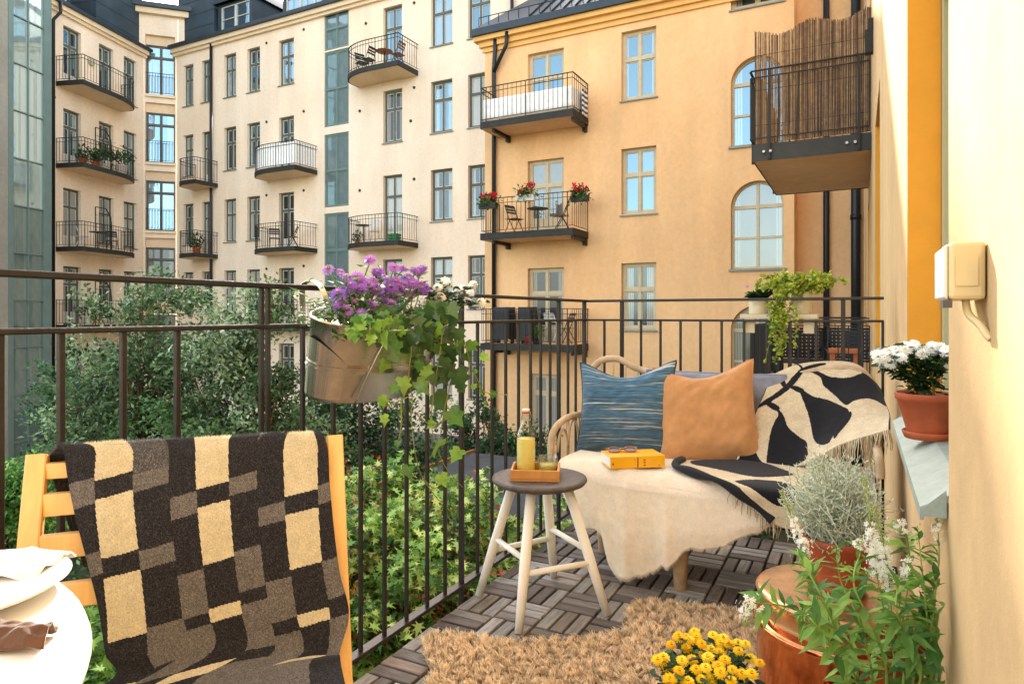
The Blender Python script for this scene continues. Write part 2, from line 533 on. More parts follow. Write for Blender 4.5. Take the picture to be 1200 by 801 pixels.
def window(par, F, a, b, c, d, fm, sm, pm, set_=0.13, tr=0.64, cols=2, sill=True, name='window', fw=0.085, door=False, handle=False):
    fr = MB(); t = 0.05; zt = c + (d - c) * tr
    g = 0.004
    F.box(fr, a + g, a + fw, -set_ - t, -set_, c + g, d - g); F.box(fr, b - fw, b - g, -set_ - t, -set_, c + g, d - g)
    F.box(fr, a + fw, b - fw, -set_ - t, -set_ - 0.001, d - fw, d - g); F.box(fr, a + fw, b - fw, -set_ - t, -set_ - 0.001, c + g, c + fw)
    if tr < 1: F.box(fr, a + fw, b - fw, -set_ - t, -set_ + 0.01, zt - fw * 0.55, zt + fw * 0.55)
    w = (b - a) / cols
    for k in range(1, cols):
        F.box(fr, a + w * k - fw * 0.4, a + w * k + fw * 0.4, -set_ - t, -set_ + 0.006, c + fw, d - fw)
    o = fr.build(name, fm, par)
    rows = [(c + fw, zt - fw * 0.55), (zt + fw * 0.55, d - fw)] if tr < 1 else [(c + fw, d - fw)]
    sa = MB(); s = 0.032; pa = MB()
    for k in range(cols):
        x0 = a + w * k + (fw if k == 0 else fw * 0.4); x1 = a + w * (k + 1) - (fw if k == cols - 1 else fw * 0.4)
        for z0, z1 in rows:
            e = -set_ - 0.018; e0 = -set_ - t + 0.004
            F.box(sa, x0, x0 + s, e0, e, z0, z1); F.box(sa, x1 - s, x1, e0, e, z0, z1)
            F.box(sa, x0 + s, x1 - s, e0, e - 0.001, z1 - s, z1); F.box(sa, x0 + s, x1 - s, e0, e - 0.001, z0, z0 + s)
            if door and z0 < c + 0.2: F.box(sa, x0 + s, x1 - s, e0, e - 0.002, z0 + s, z0 + 0.45)
            dd = -set_ - 0.035
            u_a, u_b = (x0 - a) / (b - a), (x1 - a) / (b - a)
            tl = RR.uniform(-0.004, 0.004); t2 = RR.uniform(-0.005, 0.005)
            pa.add([F.P(x0, dd, z0), F.P(x1, dd + tl, z0), F.P(x1, dd + tl + t2, z1), F.P(x0, dd + t2, z1)], [(0, 1, 2, 3)],
                   uvs=[(u_a, 0), (u_b, 0), (u_b, 1), (u_a, 1)])
    sa.build('sash', sm, o); pa.build('pane', pm, o)
    if sill:
        si = MB()
        si.add([F.P(a - .04, -set_, c + .012), F.P(b + .04, -set_, c + .012), F.P(b + .04, .05, c - .02), F.P(a - .04, .05, c - .02),
                F.P(a - .04, -set_, c - .03), F.P(b + .04, -set_, c - .03), F.P(b + .04, .05, c - .055), F.P(a - .04, .05, c - .055)],
               [(0, 1, 2, 3), (3, 2, 6, 7), (0, 3, 7, 4), (1, 5, 6, 2), (4, 7, 6, 5)])
        si.build('sill', M_sillm, o)
    return o


def arch_window(par, F, wall, a, b, c, d, fm, sm, pm, set_=0.16):
    """round-headed window; hole a..b, c..d already left in the wall, spandrels filled here"""
    r = (b - a) / 2; zc = d - r; mid = (a + b) / 2; n = 20
    for sgn, corner in ((-1, a), (1, b)):
        arc = [(mid + sgn * r * math.cos(PI / 2 * k / n), zc + r * math.sin(PI / 2 * k / n)) for k in range(n + 1)]
        for k in range(n):
            p, q = arc[k], arc[k + 1]
            vs = [F.P(corner, 0, d), F.P(p[0], 0, p[1]), F.P(q[0], 0, q[1])]
            wall.add(vs, [(0, 1, 2) if sgn > 0 else (0, 2, 1)])
            wall.add([F.P(p[0], 0, p[1]), F.P(p[0], -.3, p[1]), F.P(q[0], -.3, q[1]), F.P(q[0], 0, q[1])], [(0, 1, 2, 3)])
    fr = MB(); t = .06; fw = .06
    F.box(fr, a + .003, a + fw, -set_ - t, -set_, c, zc); F.box(fr, b - fw, b - .003, -set_ - t, -set_, c, zc)
    F.box(fr, a + fw, b - fw, -set_ - t, -set_ - .001, c, c + fw)
    F.box(fr, a + fw, b - fw, -set_ - t, -set_ + .008, zc - .045, zc + .045)
    zm = c + (zc - c) * 0.5
    F.box(fr, a + fw, b - fw, -set_ - t, -set_ + .006, zm - .03, zm + .03)
    F.box(fr, mid - .035, mid + .035, -set_ - t, -set_ + .012, c + fw, d - fw * .6)
    for k in range(24):
        t0, t1 = PI * k / 24, PI * (k + 1) / 24
        vs = []
        for tt in (t0, t1):
            for rr, dd in ((r - .003, -set_), (r - fw, -set_), (r - fw, -set_ - t), (r - .003, -set_ - t)):
                vs.append(F.P(mid + rr * math.cos(tt), dd, zc + rr * math.sin(tt)))
        fr.add(vs, [(0, 1, 5, 4), (1, 2, 6, 5), (2, 3, 7, 6), (3, 0, 4, 7)])
    o = fr.build('arched_window', fm, par)
    pa = MB(); dd = -set_ - .03
    pts = [(a + .02, c), (b - .02, c)] + [(mid + (r - .02) * math.cos(PI * k / 24), zc + (r - .02) * math.sin(PI * k / 24)) for k in range(25)]
    pa.add([F.P(x, dd, z) for x, z in pts], [tuple(range(len(pts)))], uvs=[((x - a) / (b - a), (z - c) / (d - c)) for x, z in pts])
    pa.build('pane', pm, o)
    si = MB(); F.box(si, a - .05, b + .05, -set_, .06, c - .06, c - .002); si.build('sill', M_sillm, o)
    return o


def plan_pts(F, u0, u1, D, style):
    if style == 'rect': pl = [(u0, 0), (u0, D), (u1, D), (u1, 0)]
    elif style == 'bowL':   # rounded on the low-u side
        w = u1 - u0
        pl = [(u0, 0)] + [(u0 + w * .5 * (1 - math.cos(PI / 2 * k / 8)), D * .35 + D * .65 * math.sin(PI / 2 * k / 8)) for k in range(9)] + [(u1, D * .98), (u1, 0)]
    else:                   # rounded on the high-u side
        w = u1 - u0
        pl = [(u0, 0), (u0, D * .98)] + [(u1 - w * .5 * (1 - math.sin(PI / 2 * (k) / 8)) if False else u1 - w * .5 + w * .5 * math.sin(PI / 2 * k / 8), D * .35 + D * .65 * math.cos(PI / 2 * k / 8)) for k in range(9)] + [(u1, 0)]
    return pl


def balcony(par, F, u0, u1, D, zt, style='rect', h=0.98, th=0.16, sof=None, gap=0.14, post_every=0, br=0.0055):
    """slab + edge beam + iron railing with balusters"""
    pl = plan_pts(F, u0, u1, D, style)
    sl = MB(); sl.prism(pl, F.u, F.n, F.P(0, 0, zt - th), Vector((0, 0, th)))
    o = sl.build('balcony', sof or M_creamdk, par)
    eb = MB()
    for (a, b), (c, d) in zip(pl[:-1], pl[1:]):
        p, q = F.P(a, b, zt - th * .5 + .01), F.P(c, d, zt - th * .5 + .01)
        dr = (q - p).normalized()
        eb.bar(p - dr * .02, q + dr * .02, .05, th + .02)
    eb.build('edge_beam', M_fascia, o)
    ra = MB()
    line = [F.P(a, b, 0) for a, b in pl]
    zz = Vector((0, 0, 1))
    for p, q in zip(line[:-1], line[1:]):
        ra.bar(p + zz * (zt + h), q + zz * (zt + h), .035, .02)
        ra.bar(p + zz * (zt + h - .14), q + zz * (zt + h - .14), .02, .014)
        ra.bar(p + zz * (zt + .09), q + zz * (zt + .09), .02, .014)
    acc = 0.0; nxt = 0.0; k = 0
    for p, q in zip(line[:-1], line[1:]):
        L = (q - p).length; s = nxt - acc
        while s <= L:
            c = p + (q - p) * (s / L)
            r = br * (1.9 if k % 9 == 0 else 1)
            ra.bar(c + zz * (zt - (.05 if k % 9 == 0 else -.09)), c + zz * (zt + h), r * 2, r * 2, up=F.n)
            s += gap; k += 1
        nxt = acc + s; acc += L
    ra.build('railing', M_iron, o)
    return o


# ================================================================== cream apartment building
FL = Fac((-27.3, 14.5), (-.301, .954), (.954, .301))
FR = Fac((0, 20), (1, 0), (0, -1))
cream = thing('apartment_building', 'cream plastered apartment block with grey window frames and dark roofs, behind the bushes', 'building', (-20, 21, -3.9))
Lend = FL.P(4.75, 0, 0); P2 = Vector((-27.75, 20.05, 0))
bu = (P2 - Lend).normalized(); bn = Vector((bu.y, -bu.x, 0)); bw = (P2 - Lend).length
FB = Fac((Lend.x, Lend.y), (bu.x, bu.y), (bn.x, bn.y))
ROWS = [12.3, 9.12, 6.0, 2.9, -.2]
wall = MB(); todo = []
# left wing
holes = []
for r, top in enumerate([12.25, 9.02, 5.93, 2.88, -.25]):
    fl = [9.92, 6.77, 3.57, .57, -2.4][r]
    for k, (a, b) in enumerate(((.42, 1.27), (2.19, 2.98), (3.57, 4.33))):
        bot = fl if (k == 0) else top - 2.0
        holes.append((a, b, bot, top)); todo.append((FL, a, b, bot, top, k == 0, r))
wall_mesh(wall, FL, -1.6, 4.75, -3.9, 12.95, holes)
# right wing
holes = []
for r, top in enumerate(ROWS):
    for k, (a, b) in enumerate(((-27.3, -26.62), (-26.05, -25.5), (-24.6, -23.85), (-23.17, -22.4), (-21.3, -20.45))):
        dr = (k == 1 and r in (1, 2)) or (k == 4 and r in (1, 2, 3))
        bot = [9.9, 6.72, 3.6, .5, -2.6][r] if dr else top - 1.85
        holes.append((a, b, bot, top)); todo.append((FR, a, b, bot, top, dr, r))
for r, top in enumerate((12.5, 9.38, 6.2, 3.05, -.1)):
    dr = r in (0, 2)
    bot = {0: 9.87, 2: 3.58}.get(r, top - 1.95)
    holes.append((-15.88, -15.0, bot, top)); todo.append((FR, -15.88, -15.0, bot, top, dr, r))
    for a, b in ((-13.72, -12.8), (-12.15, -11.25)):
        holes.append((a, b, top - 1.85, top)); todo.append((FR, a, b, top - 1.85, top, False, r))
stair = [(11.42, 14.4), (8.4, 11.36), (5.22, 8.1), (2.05, 4.98), (-1.2, 1.85), (-4.4, -1.4)]
for z0, z1 in stair: holes.append((-18.81, -17.56, z0, min(z1, 13.1)))
wall_mesh(wall, FR, -27.75, -9.6, -3.9, 13.15, holes)
# recessed corner bay
bh = [(0.08, bw - .12, z, z + 2.72) for z in (10.98, 7.9, 4.8, 1.75, -1.3)]
wall_mesh(wall, FB, 0, bw, -3.9, 14.9, bh, 0.6)
FB.box(wall, -.62, -.002, -1.4, -.004, 12.4, 14.9); FB.box(wall, bw + .002, bw + .5, -1.4, -.004, 12.6, 14.9)
wall.build('wall', M_cream, cream)
for F, a, b, c, d, dr, r in todo:
    pm = P_sky if (r == 0 or (r == 1 and RR.random() < .35)) else RR.choice([P_mid, P_mid, P_mid, P_dark, P_dark, P_blind])
    window(cream, F, a, b, c, d, M_frame, M_sash, pm, tr=.70 if dr else .64, door=dr, name='balcony_door' if dr else 'window', sill=not dr)
for i, (a, b, c, d) in enumerate(bh):
    window(cream, FB, a, b, c, d - .42, M_frame, M_frame, P_sky if i < 3 else P_dark, set_=.22, tr=.76, sill=False, name='bay_window', fw=.06)
    lt = MB(); FB.box(lt, a + .003, b - .003, -.55, -.16, d - .42, d - .003); lt.build('bay_lintel', M_creamdk, cream)
    ra = MB()
    FB.box(ra, a, b, -.05, -.02, c + .98, c + 1.0); FB.box(ra, a, b, -.05, -.02, c + .1, c + .115)
    for k in range(int((b - a) / .115)):
        FB.box(ra, a + .05 + k * .115, a + .066 + k * .115, -.044, -.028, c + .12, c + .975)
    ra.build('bay_railing', M_iron, cream)
    ld = MB(); FB.box(ld, 0.1, bw - .06, -.06, .12, c - .12, c - .01); ld.build('bay_ledge', M_cornice, cream)
for z0, z1 in stair:
    z1 = min(z1, 13.1)
    window(cream, FR, -18.81, -17.56, z0, z1, M_stair, M_stair, P_teal, set_=.04, tr=.5, sill=False, name='stair_window', fw=.07)
# cornices + roofs
co = MB()
FL.box(co, -1.6, 4.86, .002, .22, 12.72, 12.9); FL.box(co, -1.6, 4.86, .002, .12, 12.6, 12.72)
FR.box(co, -27.9, -9.6, .002, .22, 12.92, 13.1); FR.box(co, -27.9, -9.6, .002, .12, 12.8, 12.92)
FB.box(co, -.7, bw + .58, .002, .2, 14.6, 14.85)
co.build('cornice', M_cornice, cream)
ro = MB()
# gutter edges
FL.box(ro, -1.6, 4.95, -.05, .34, 12.9, 13.02); FR.box(ro, -27.95, -9.6, -.05, .34, 13.1, 13.24); FB.box(ro, -.8, bw + .66, -.8, .34, 14.86, 15.05)
ro.add([FL.P(-1.6, .2, 13.0), FL.P(4.9, .2, 13.0), FL.P(4.9, -3.6, 15.2), FL.P(-1.6, -3.6, 15.2), FL.P(-1.6, -9, 15.0), FL.P(4.9, -9, 15.0)], [(0, 1, 2, 3), (3, 2, 5, 4)])
prof = [(-25.6, 16.0), (-19.3, 16.0), (-18.7, 17.5), (-17.1, 17.5), (-16.7, 17.72), (-15.95, 17.80), (-15.2, 16.9), (-13.9, 15.9), (-9.6, 15.3)]  # out-of-view ridge heights shaped so the roof's shadow edge crosses the house wall
ra_, rb_, rc_ = [], [], []
for x, z in prof:
    ra_.append((x, 19.75, 13.2)); rb_.append((x, 25.0, z)); rc_.append((x, 31.0, 13.0))
n = len(prof)
ro.add(ra_ + rb_ + rc_, [(i, i + 1, n + i + 1, n + i) for i in range(n - 1)] + [(n + i, n + i + 1, 2 * n + i + 1, 2 * n + i) for i in range(n - 1)])
ro_o = ro.build('roof', M_roof, cream)
# standing seams on the roof slope
sm_ = MB()
for k in range(34):
    x = -25.4 + k * .46
    zr = np.interp(x, [p[0] for p in prof], [p[1] for p in prof])
    sm_.bar((x, 19.8, 13.26), (x, 24.7, zr - .2), .03, .05)
sm_.build('roof_seam', M_roof, ro_o)
# dark clad stacks standing behind the eaves
for F, a, b, d0, d1, z1 in ((FL, 2.2, 4.85, -4.2, -.15, 19.5), (FR, -28.0, -25.55, -4.0, -.25, 19.5)):
    st = MB(); F.box(st, a, b, d0, d1, 12.9, z1)
    for k in range(9): F.box(st, a - .012, b + .012, d0, d1 + .012, 13.4 + k * .62, 13.42 + k * .62)
    st.build('clad_stack', M_roofbox, cream)


def dormer(F, a, b, z0, z1, d, arch):
    dm = MB(); F.box(dm, a, a + .18, -3, d, z0, z1); F.box(dm, b - .18, b, -3, d, z0, z1); F.box(dm, a + .18, b - .18, -3, d, z0, z0 + .15)
    F.box(dm, a + .18, b - .18, -3, d, z1 - .12, z1)
    n = 14
    for k in range(n):
        t0, t1 = k / n, (k + 1) / n
        w = b - a + .3
        f = lambda t: z1 + arch * math.sin(PI * t)
        x0, x1 = a - .15 + w * t0, a - .15 + w * t1
        dm.add([F.P(x0, d + .2, f(t0)), F.P(x1, d + .2, f(t1)), F.P(x1, -4, f(t1)), F.P(x0, -4, f(t0)),
                F.P(x0, d + .2, z1 - .02), F.P(x1, d + .2, z1 - .02)], [(0, 1, 2, 3), (4, 5, 1, 0)])
    o = dm.build('dormer', M_roof, cream)
    cols = max(2, int((b - a) / .75)); wi = MB(); pa = MB()
    w = (b - a - .36) / cols
    for k in range(cols):
        x0, x1 = a + .18 + w * k, a + .18 + w * (k + 1)
        for q0, q1, y0, y1 in ((x0, x0 + .05, z0 + .15, z1 - .12), (x1 - .05, x1, z0 + .15, z1 - .12), (x0 + .05, x1 - .05, z0 + .15, z0 + .2), (x0 + .05, x1 - .05, z1 - .17, z1 - .12), (x0 + .05, x1 - .05, (z0 + z1) / 2 - .015, (z0 + z1) / 2 + .015)):
            F.box(wi, q0, q1, d - .1, d - .03, y0, y1)
        pa.add([F.P(x0, d - .07, z0 + .15), F.P(x1, d - .07, z0 + .15), F.P(x1, d - .07, z1 - .12), F.P(x0, d - .07, z1 - .12)], [(0, 1, 2, 3)], uvs=[(0, 0), (1, 0), (1, 1), (0, 1)])
    wo = wi.build('dormer_window', M_sash, o); pa.build('pane', P_sky, wo)


dormer(FR, -25.35, -23.2, 13.35, 14.75, -.3, .95)
dormer(FR, -21.6, -18.9, 13.4, 15.1, -.5, .3)
dormer(FL, -.6, 1.3, 13.1, 14.6, -.5, .25)
sk = MB(); FB.box(sk, .45, bw - .45, -2.2, -1.0, 15.05, 15.5); skp = sk.build('rooflight', M_roof, cream)
# pipes and vents
pp = MB()
pp.tube([FR.P(-25.32, .1, 12.9), FR.P(-25.32, .1, -3.9)], .06, 10); pp.build('downpipe', M_pipe, cream); pp = MB()
pp.tube([FR.P(-10.35, .12, 12.3), FR.P(-10.35, .12, 9.0)], .06, 10); pp.build('downpipe', M_pipe, cream); pp = MB()
pp.tube([FL.P(-.03, .32, 12.9), FL.P(-.03, .32, 12.5), FL.P(-.12, .09, 12.2), FL.P(-.12, .09, -3.9)], .06, 10)
pp.build('downpipe', M_pipe, cream)
for F, u, z in [(FR, -22.0, 12.35), (FR, -19.9, 12.5), (FR, -22.0, 9.05), (FR, -19.9, 9.2), (FR, -22.0, 5.98), (FR, -19.9, 6.0), (FR, -17.0, 8.8), (FR, -14.45, 9.3),
                (FR, -14.6, 8.1), (FR, -17.0, 5.75), (FR, -14.45, 5.95), (FR, -22.0, 2.9), (FR, -19.9, 2.95), (FL, .0, 9.3), (FR, -14.45, 12.4), (FR, -16.7, 12.1)]:
    v = MB(); v.tube([F.P(u, .002, z), F.P(u, .03, z)], .055, 10); v.build('vent', M_vent, cream)
so = MB(); FR.box(so, -27.7, -9.7, .004, .07, -3.9, -3.3); FL.box(so, -1.6, 4.7, .004, .07, -3.9, -3.3); so.build('socle', M_socle, cream)
lamp = MB(); q = FL.P(1.75, .01, 11.3)
lamp.tube([q, q + FL.n * .1], [.16, .15], 14); lamp.build('wall_lamp', mat('lamp_ring', '#b9b39a', .4, var=.1), cream)
# balconies of the cream building
SCR = mat('white_screen', '#fbfaf6', .8, var=.12, vscale=9, bump=.1, bscale=60)
for z in (9.92, 6.77, 3.57, .57): balcony(cream, FL, .1, 3.4, 1.2, z, 'bowR')
for z in (6.77, 3.57, .57):
    tr_ = thing('trellis', {6.77: 'black trellis frame among the plants on the second balcony by the glass tower', 3.57: 'black trellis frame on the third balcony by the glass tower', .57: 'black trellis frame on the lowest balcony by the glass tower'}[z], 'trellis', FL.P(1.75, .55, z), 'black trellis frames on the left wing')
    b = MB()
    pts = [FL.P(1.45, .5, z + .01), FL.P(1.45, .5, z + 1.75), FL.P(2.0, .5, z + 1.75), FL.P(2.25, .5, z + 1.45), FL.P(2.3, .5, z + 1.0), FL.P(2.3, .5, z + .01)]
    for p, q in zip(pts[:-1], pts[1:]): b.bar(p, q, .03, .03)
    b.build('frame', M_iron, tr_); b = MB()
    for k in range(4): b.bar(FL.P(1.47, .5, z + .35 + k * .36), FL.P(2.27 if k < 3 else 2.2, .5, z + .35 + k * .36), .012, .012)
    for k in range(3): b.bar(FL.P(1.66 + k * .2, .5, z + .05), FL.P(1.66 + k * .2, .5, z + 1.6), .012, .012)
    b.build('wires', M_iron, tr_)
for z in (6.72, 3.6): balcony(cream, FR, -26.45, -25.02, 1.15, z, 'bowL')
wb = None
for z in (6.72, 3.6, .5):
    bo = balcony(cream, FR, -21.95, -19.2, 1.2, z, 'bowL')
    if z > 6:
        pl = plan_pts(FR, -21.93, -19.22, 1.18, 'bowL'); s = MB()
        for (a, b), (c, d) in zip(pl[:-1], pl[1:]):
            s.add([FR.P(a, b, z + .1), FR.P(c, d, z + .1), FR.P(c, d, z + .93), FR.P(a, b, z + .93)], [(0, 1, 2, 3)])
        s.build('privacy_screen', SCR, bo, solid=.012)
balcony(cream, FR, -17.05, -14.3, 1.2, 9.87, 'bowL'); balcony(cream, FR, -17.05, -14.3, 1.2, 3.58, 'bowL')

# ================================================================== glazed lift tower (far left)
tower = thing('glazed_tower', 'tall stair tower clad in milky green glass panels at the left edge', 'tower', (-26, 13, -3.9))
off = 1.0
FT = Fac(tuple(FL.P(0, off, 0))[:2], tuple(FL.u)[:2], tuple(FL.n)[:2])
# visible corner lands beside the cream wing
t1 = -1.21
tb = MB(); FT.box(tb, t1 - 1.6, t1 - .01, -1.6, -.06, -3.9, 17.0); tb.build('core', M_stair, tower)
tc_ = MB(); FT.box(tc_, t1 - 4.2, t1 - 1.68, -1.6, .05, -3.9, 17.0); tc_.build('concrete_side', M_concrete, tower)
ed = MB(); FT.box(ed, t1 - 1.68, t1 - 1.49, -1.6, .07, -3.9, 17.0); FT.box(ed, t1 - .29, t1 + .02, -1.6, .07, -3.9, 17.0); ed.build('corner_post', M_stair, tower)
fr = MB(); z = -5.0; k = 0
FT.box(fr, t1 - .915, t1 - .885, -.03, .055, -3.9, 17.0)
while z < 16.5:
    FT.box(fr, t1 - 1.49, t1 - .29, -.03, .05, z - .02, z + .02); z += 1.62
fr.build('mullion_grid', M_stair, tower)
z = -5.0
while z < 15:
    for a, b in ((t1 - 1.488, t1 - .917), (t1 - .883, t1 - .292)):
        p = MB(); p.add([FT.P(a, 0, z + .022), FT.P(b, 0, z + .022), FT.P(b, 0, z + 1.59), FT.P(a, 0, z + 1.59)], [(0, 1, 2, 3)], uvs=[(0, 0), (1, 0), (1, 1), (0, 1)])
        p.build('glass_panel', P_milk if z > 4.5 else P_milkdk, tower)
    z += 1.62

# ================================================================== orange building
orange = thing('apartment_building', 'orange plastered building with beige window frames and round-headed windows', 'building', (-5, 18, -3.9))
FO = Fac((0, 17.7), (1, 0), (0, -1))
FO2 = Fac((0, 18.7), (1, 0), (0, -1))
FO3 = Fac((-1.4, 17.7), (0, 1), (1, 0))
wall = MB()
H = [(-8.69, -7.53, 6.5, 8.68), (-8.69, -7.53, 3.3, 5.52), (-8.69, -7.53, .15, 2.35), (-8.6, -7.6, -2.45, -.75)]
HB = [(-5.81, -4.83, 6.88, 8.77), (-5.81, -4.83, 3.74, 5.55), (-5.81, -4.83, .58, 2.4), (-5.81, -4.83, -2.6, -.75)]
HA = [(-2.9, -1.63, 5.28, 7.5), (-2.9, -1.63, 2.15, 4.36), (-2.9, -1.63, -1.0, 1.22)]
HT = [(-2.9, -1.63, 8.77, 9.3)]
wall_mesh(wall, FO, -10.15, -1.4, -3.9, 9.5, H + HB + HA + HT)
wall_mesh(wall, FO3, 0, 1.0, -3.9, 9.5, [])
wall_mesh(wall, FO2, -1.4, .5, -3.9, 9.5, [])
FOs = Fac((-10.15, 17.7), (0, 1), (-1, 0)); wall_mesh(wall, FOs, 0, 2.3, -3.9, 9.5, [])
for i, (a, b, c, d) in enumerate(HA):
    arch_window(orange, FO, wall, a, b, c, d, M_oframe, M_oframe, (P_sky, P_refl, P_refl)[i])
wall.build('wall', M_orange, orange)
for i, h in enumerate(H):
    window(orange, FO, *h, M_oframe, M_oframe, (P_sky, P_refl, P_dark, P_mid)[i], tr=.66, door=i < 3, name='balcony_door' if i < 3 else 'window', sill=i == 3)
for i, h in enumerate(HB + HT):
    window(orange, FO, *h, M_oframe, M_oframe, (P_sky, P_sky, P_mid, P_mid, P_sky)[i], tr=.60 if i < 4 else 1)
co = MB()
for d, z0, z1 in ((.06, 8.98, 9.12), (.14, 9.12, 9.28), (.26, 9.28, 9.42)):
    FO.box(co, -10.15 - d, -1.4 + d * .3, .002, d, z0, z1)
co.build('cornice', M_ocornice, orange)
ro = MB()
FO.box(ro, -10.45, -1.3, -.2, .36, 9.42, 9.62)
ro.add([FO.P(-10.45, .34, 9.6), FO.P(-1.3, .34, 9.6), FO.P(-1.3, -2.9, 12.2), FO.P(-8.6, -2.9, 12.2), FO.P(-10.45, -2.3, 9.6), FO.P(-1.3, -6, 12.0), FO.P(-8.6, -6, 12.0)],
       [(0, 1, 2, 3), (0, 3, 4), (3, 2, 5, 6)])
ro_o = ro.build('roof', M_roof, orange)
sm_ = MB()
for k in range(20):
    x = -8.5 + k * .36
    sm_.bar(FO.P(x, .3, 9.66), FO.P(x, -2.85, 12.2), .025, .05)
for k in range(26):
    x = -10.3 + k * .34
    sm_.bar(FO.P(x, .1, 9.7), FO.P(x, .1, 10.05), .02, .02)
sm_.bar(FO.P(-10.3, .1, 10.05), FO.P(-1.4, .1, 10.05), .02, .02)
sm_.build('roof_seam', M_iron, ro_o)
rb = MB(); FO.box(rb, -6.6, -4.2, -2.4, -.6, 10.2, 11.9); rb.build('roof_hatch', mat('brown_cladding', '#5a4033', .6, var=.3, vscale=4), orange)
pp = MB()
pp.tube([FO.P(-9.72, .12, 9.4), FO.P(-9.72, .12, 9.0), FO.P(-9.78, .1, 8.4), FO.P(-9.78, .1, -3.9)], .065, 10)
pp.tube([FO.P(-9.25, .25, 9.38), FO.P(-9.3, .2, 9.0), FO.P(-9.78, .12, 8.3)], .06, 10)
pp.build('downpipe', M_pipe, orange); pp = MB()
pp.tube([FO2.P(-.72, .1, 9.4), FO2.P(-.72, .1, -3.9)], .075, 10); pp.build('downpipe', M_pipe, orange); pp = MB()
pp.tube([FO2.P(-.06, .16, 9.4), FO2.P(-.06, .16, -3.9)], .11, 12)
for z in (6.5, 3.4, .3, -2.6):
    pp.tube([FO2.P(-.06, .16, z - .06), FO2.P(-.06, .16, z + .06)], .13, 12)
pp.build('downpipe', M_pipe, orange)
for z in (6.5, 3.3, .15):
    bo = balcony(orange, FO, -9.64, -6.8, 1.1, z, 'rect', h=1.0, th=.17, sof=M_orangesof)
    for u in (-9.3, -6.85):
        br = MB(); FO.box(br, u - .05, u + .05, 0.002, .16, z - .36, z - .17); FO.box(br, u - .04, u + .04, .16, 1.0, z - .27, z - .175)
        br.build('bracket', M_iron, bo)
    if z > 6:
        s = MB()
        P_ = lambda u, d, zz: FO.P(u, d, zz)
        for (a, b), (c, d) in (((-9.6, .1), (-9.6, 1.05)), ((-9.6, 1.05), (-6.84, 1.05)), ((-6.84, 1.05), (-6.84, .05))):
            m_ = 26; pts = []
            row = [P_(a + (c - a) * k / m_, b + (d - b) * k / m_ + .008 * math.sin(k * 2.1), 0) for k in range(m_ + 1)]
            s.grid([[r + Vector((0, 0, z + zz)) for r in row] for zz in (.06, .2, .4, .58, .66 + .0)])
        s.build('privacy_screen', SCR, bo, solid=.008)
# ================================================================== the house the balcony belongs to
FH = Fac((.14, 0), (0, 1), (-1, 0))
house = thing('apartment_building', 'cream yellow house wall running along the right side of the balcony, with ochre window reveals', 'building', (.14, 3, -3.9))
M_hframe = mat('olive_frame', '#a9a580', .5, var=.1, vscale=6)
wall = MB()
HW = [(1.385, 2.5, .64, 2.75), (5.6, 7.07, .64, 2.75), (11.2, 12.6, .64, 2.75), (5.6, 7.07, 4.0, 6.0), (9.5, 10.4, 3.2, 5.5)]
wall_mesh(wall, FH, -3.0, 18.69, -3.9, 10.5, HW, .34)
wall.build('wall', M_house, house)
for i, (a, b, c, d) in enumerate(HW):
    rv = MB(); e = .004
    FH.box(rv, b - e, b - .0005, -.092, -.0015, c + .062, d - .0005); FH.box(rv, a + .0005, a + e, -.092, -.0015, c + .062, d - .0005); FH.box(rv, a + e, b - e, -.092, -.0015, d - e, d - .0005)
    rv.build('reveal', M_ochre, house)
    w = window(house, FH, a + e + .001, b - e - .001, c + .062, d - e - .001, M_hframe, M_hframe, P_mid, set_=.093, sill=False, fw=.07)
    s = MB()
    y0, y1 = a + .012, b - .012
    sec = [(.236, .7), (.165, .694), (.098, .655), (.098, .632), (.104, .632), (.106, .648), (.165, .682), (.236, .688)]
    s.add([Vector((x, y0, z + c - .64)) for x, z in sec] + [Vector((x, y1, z + c - .64)) for x, z in sec],
          [(k, (k + 1) % 8, 8 + (k + 1) % 8, 8 + k) for k in range(8)] + [tuple(range(8))[::-1], tuple(range(8, 16))])
    for yy in (y0 - .002, y1):
        s.prism([(.138, .69), (.1, .652), (.101, .640), (.138, .640)], (1, 0, 0), (0, 0, 1), (0, yy, c - .64), (0, .002, 0))
    s.build('sill', mat('grey_green_sill', '#9aa69b', .5, .0, var=.18, vscale=9, bump=.1, bscale=30, var2=(60, .12)), w)


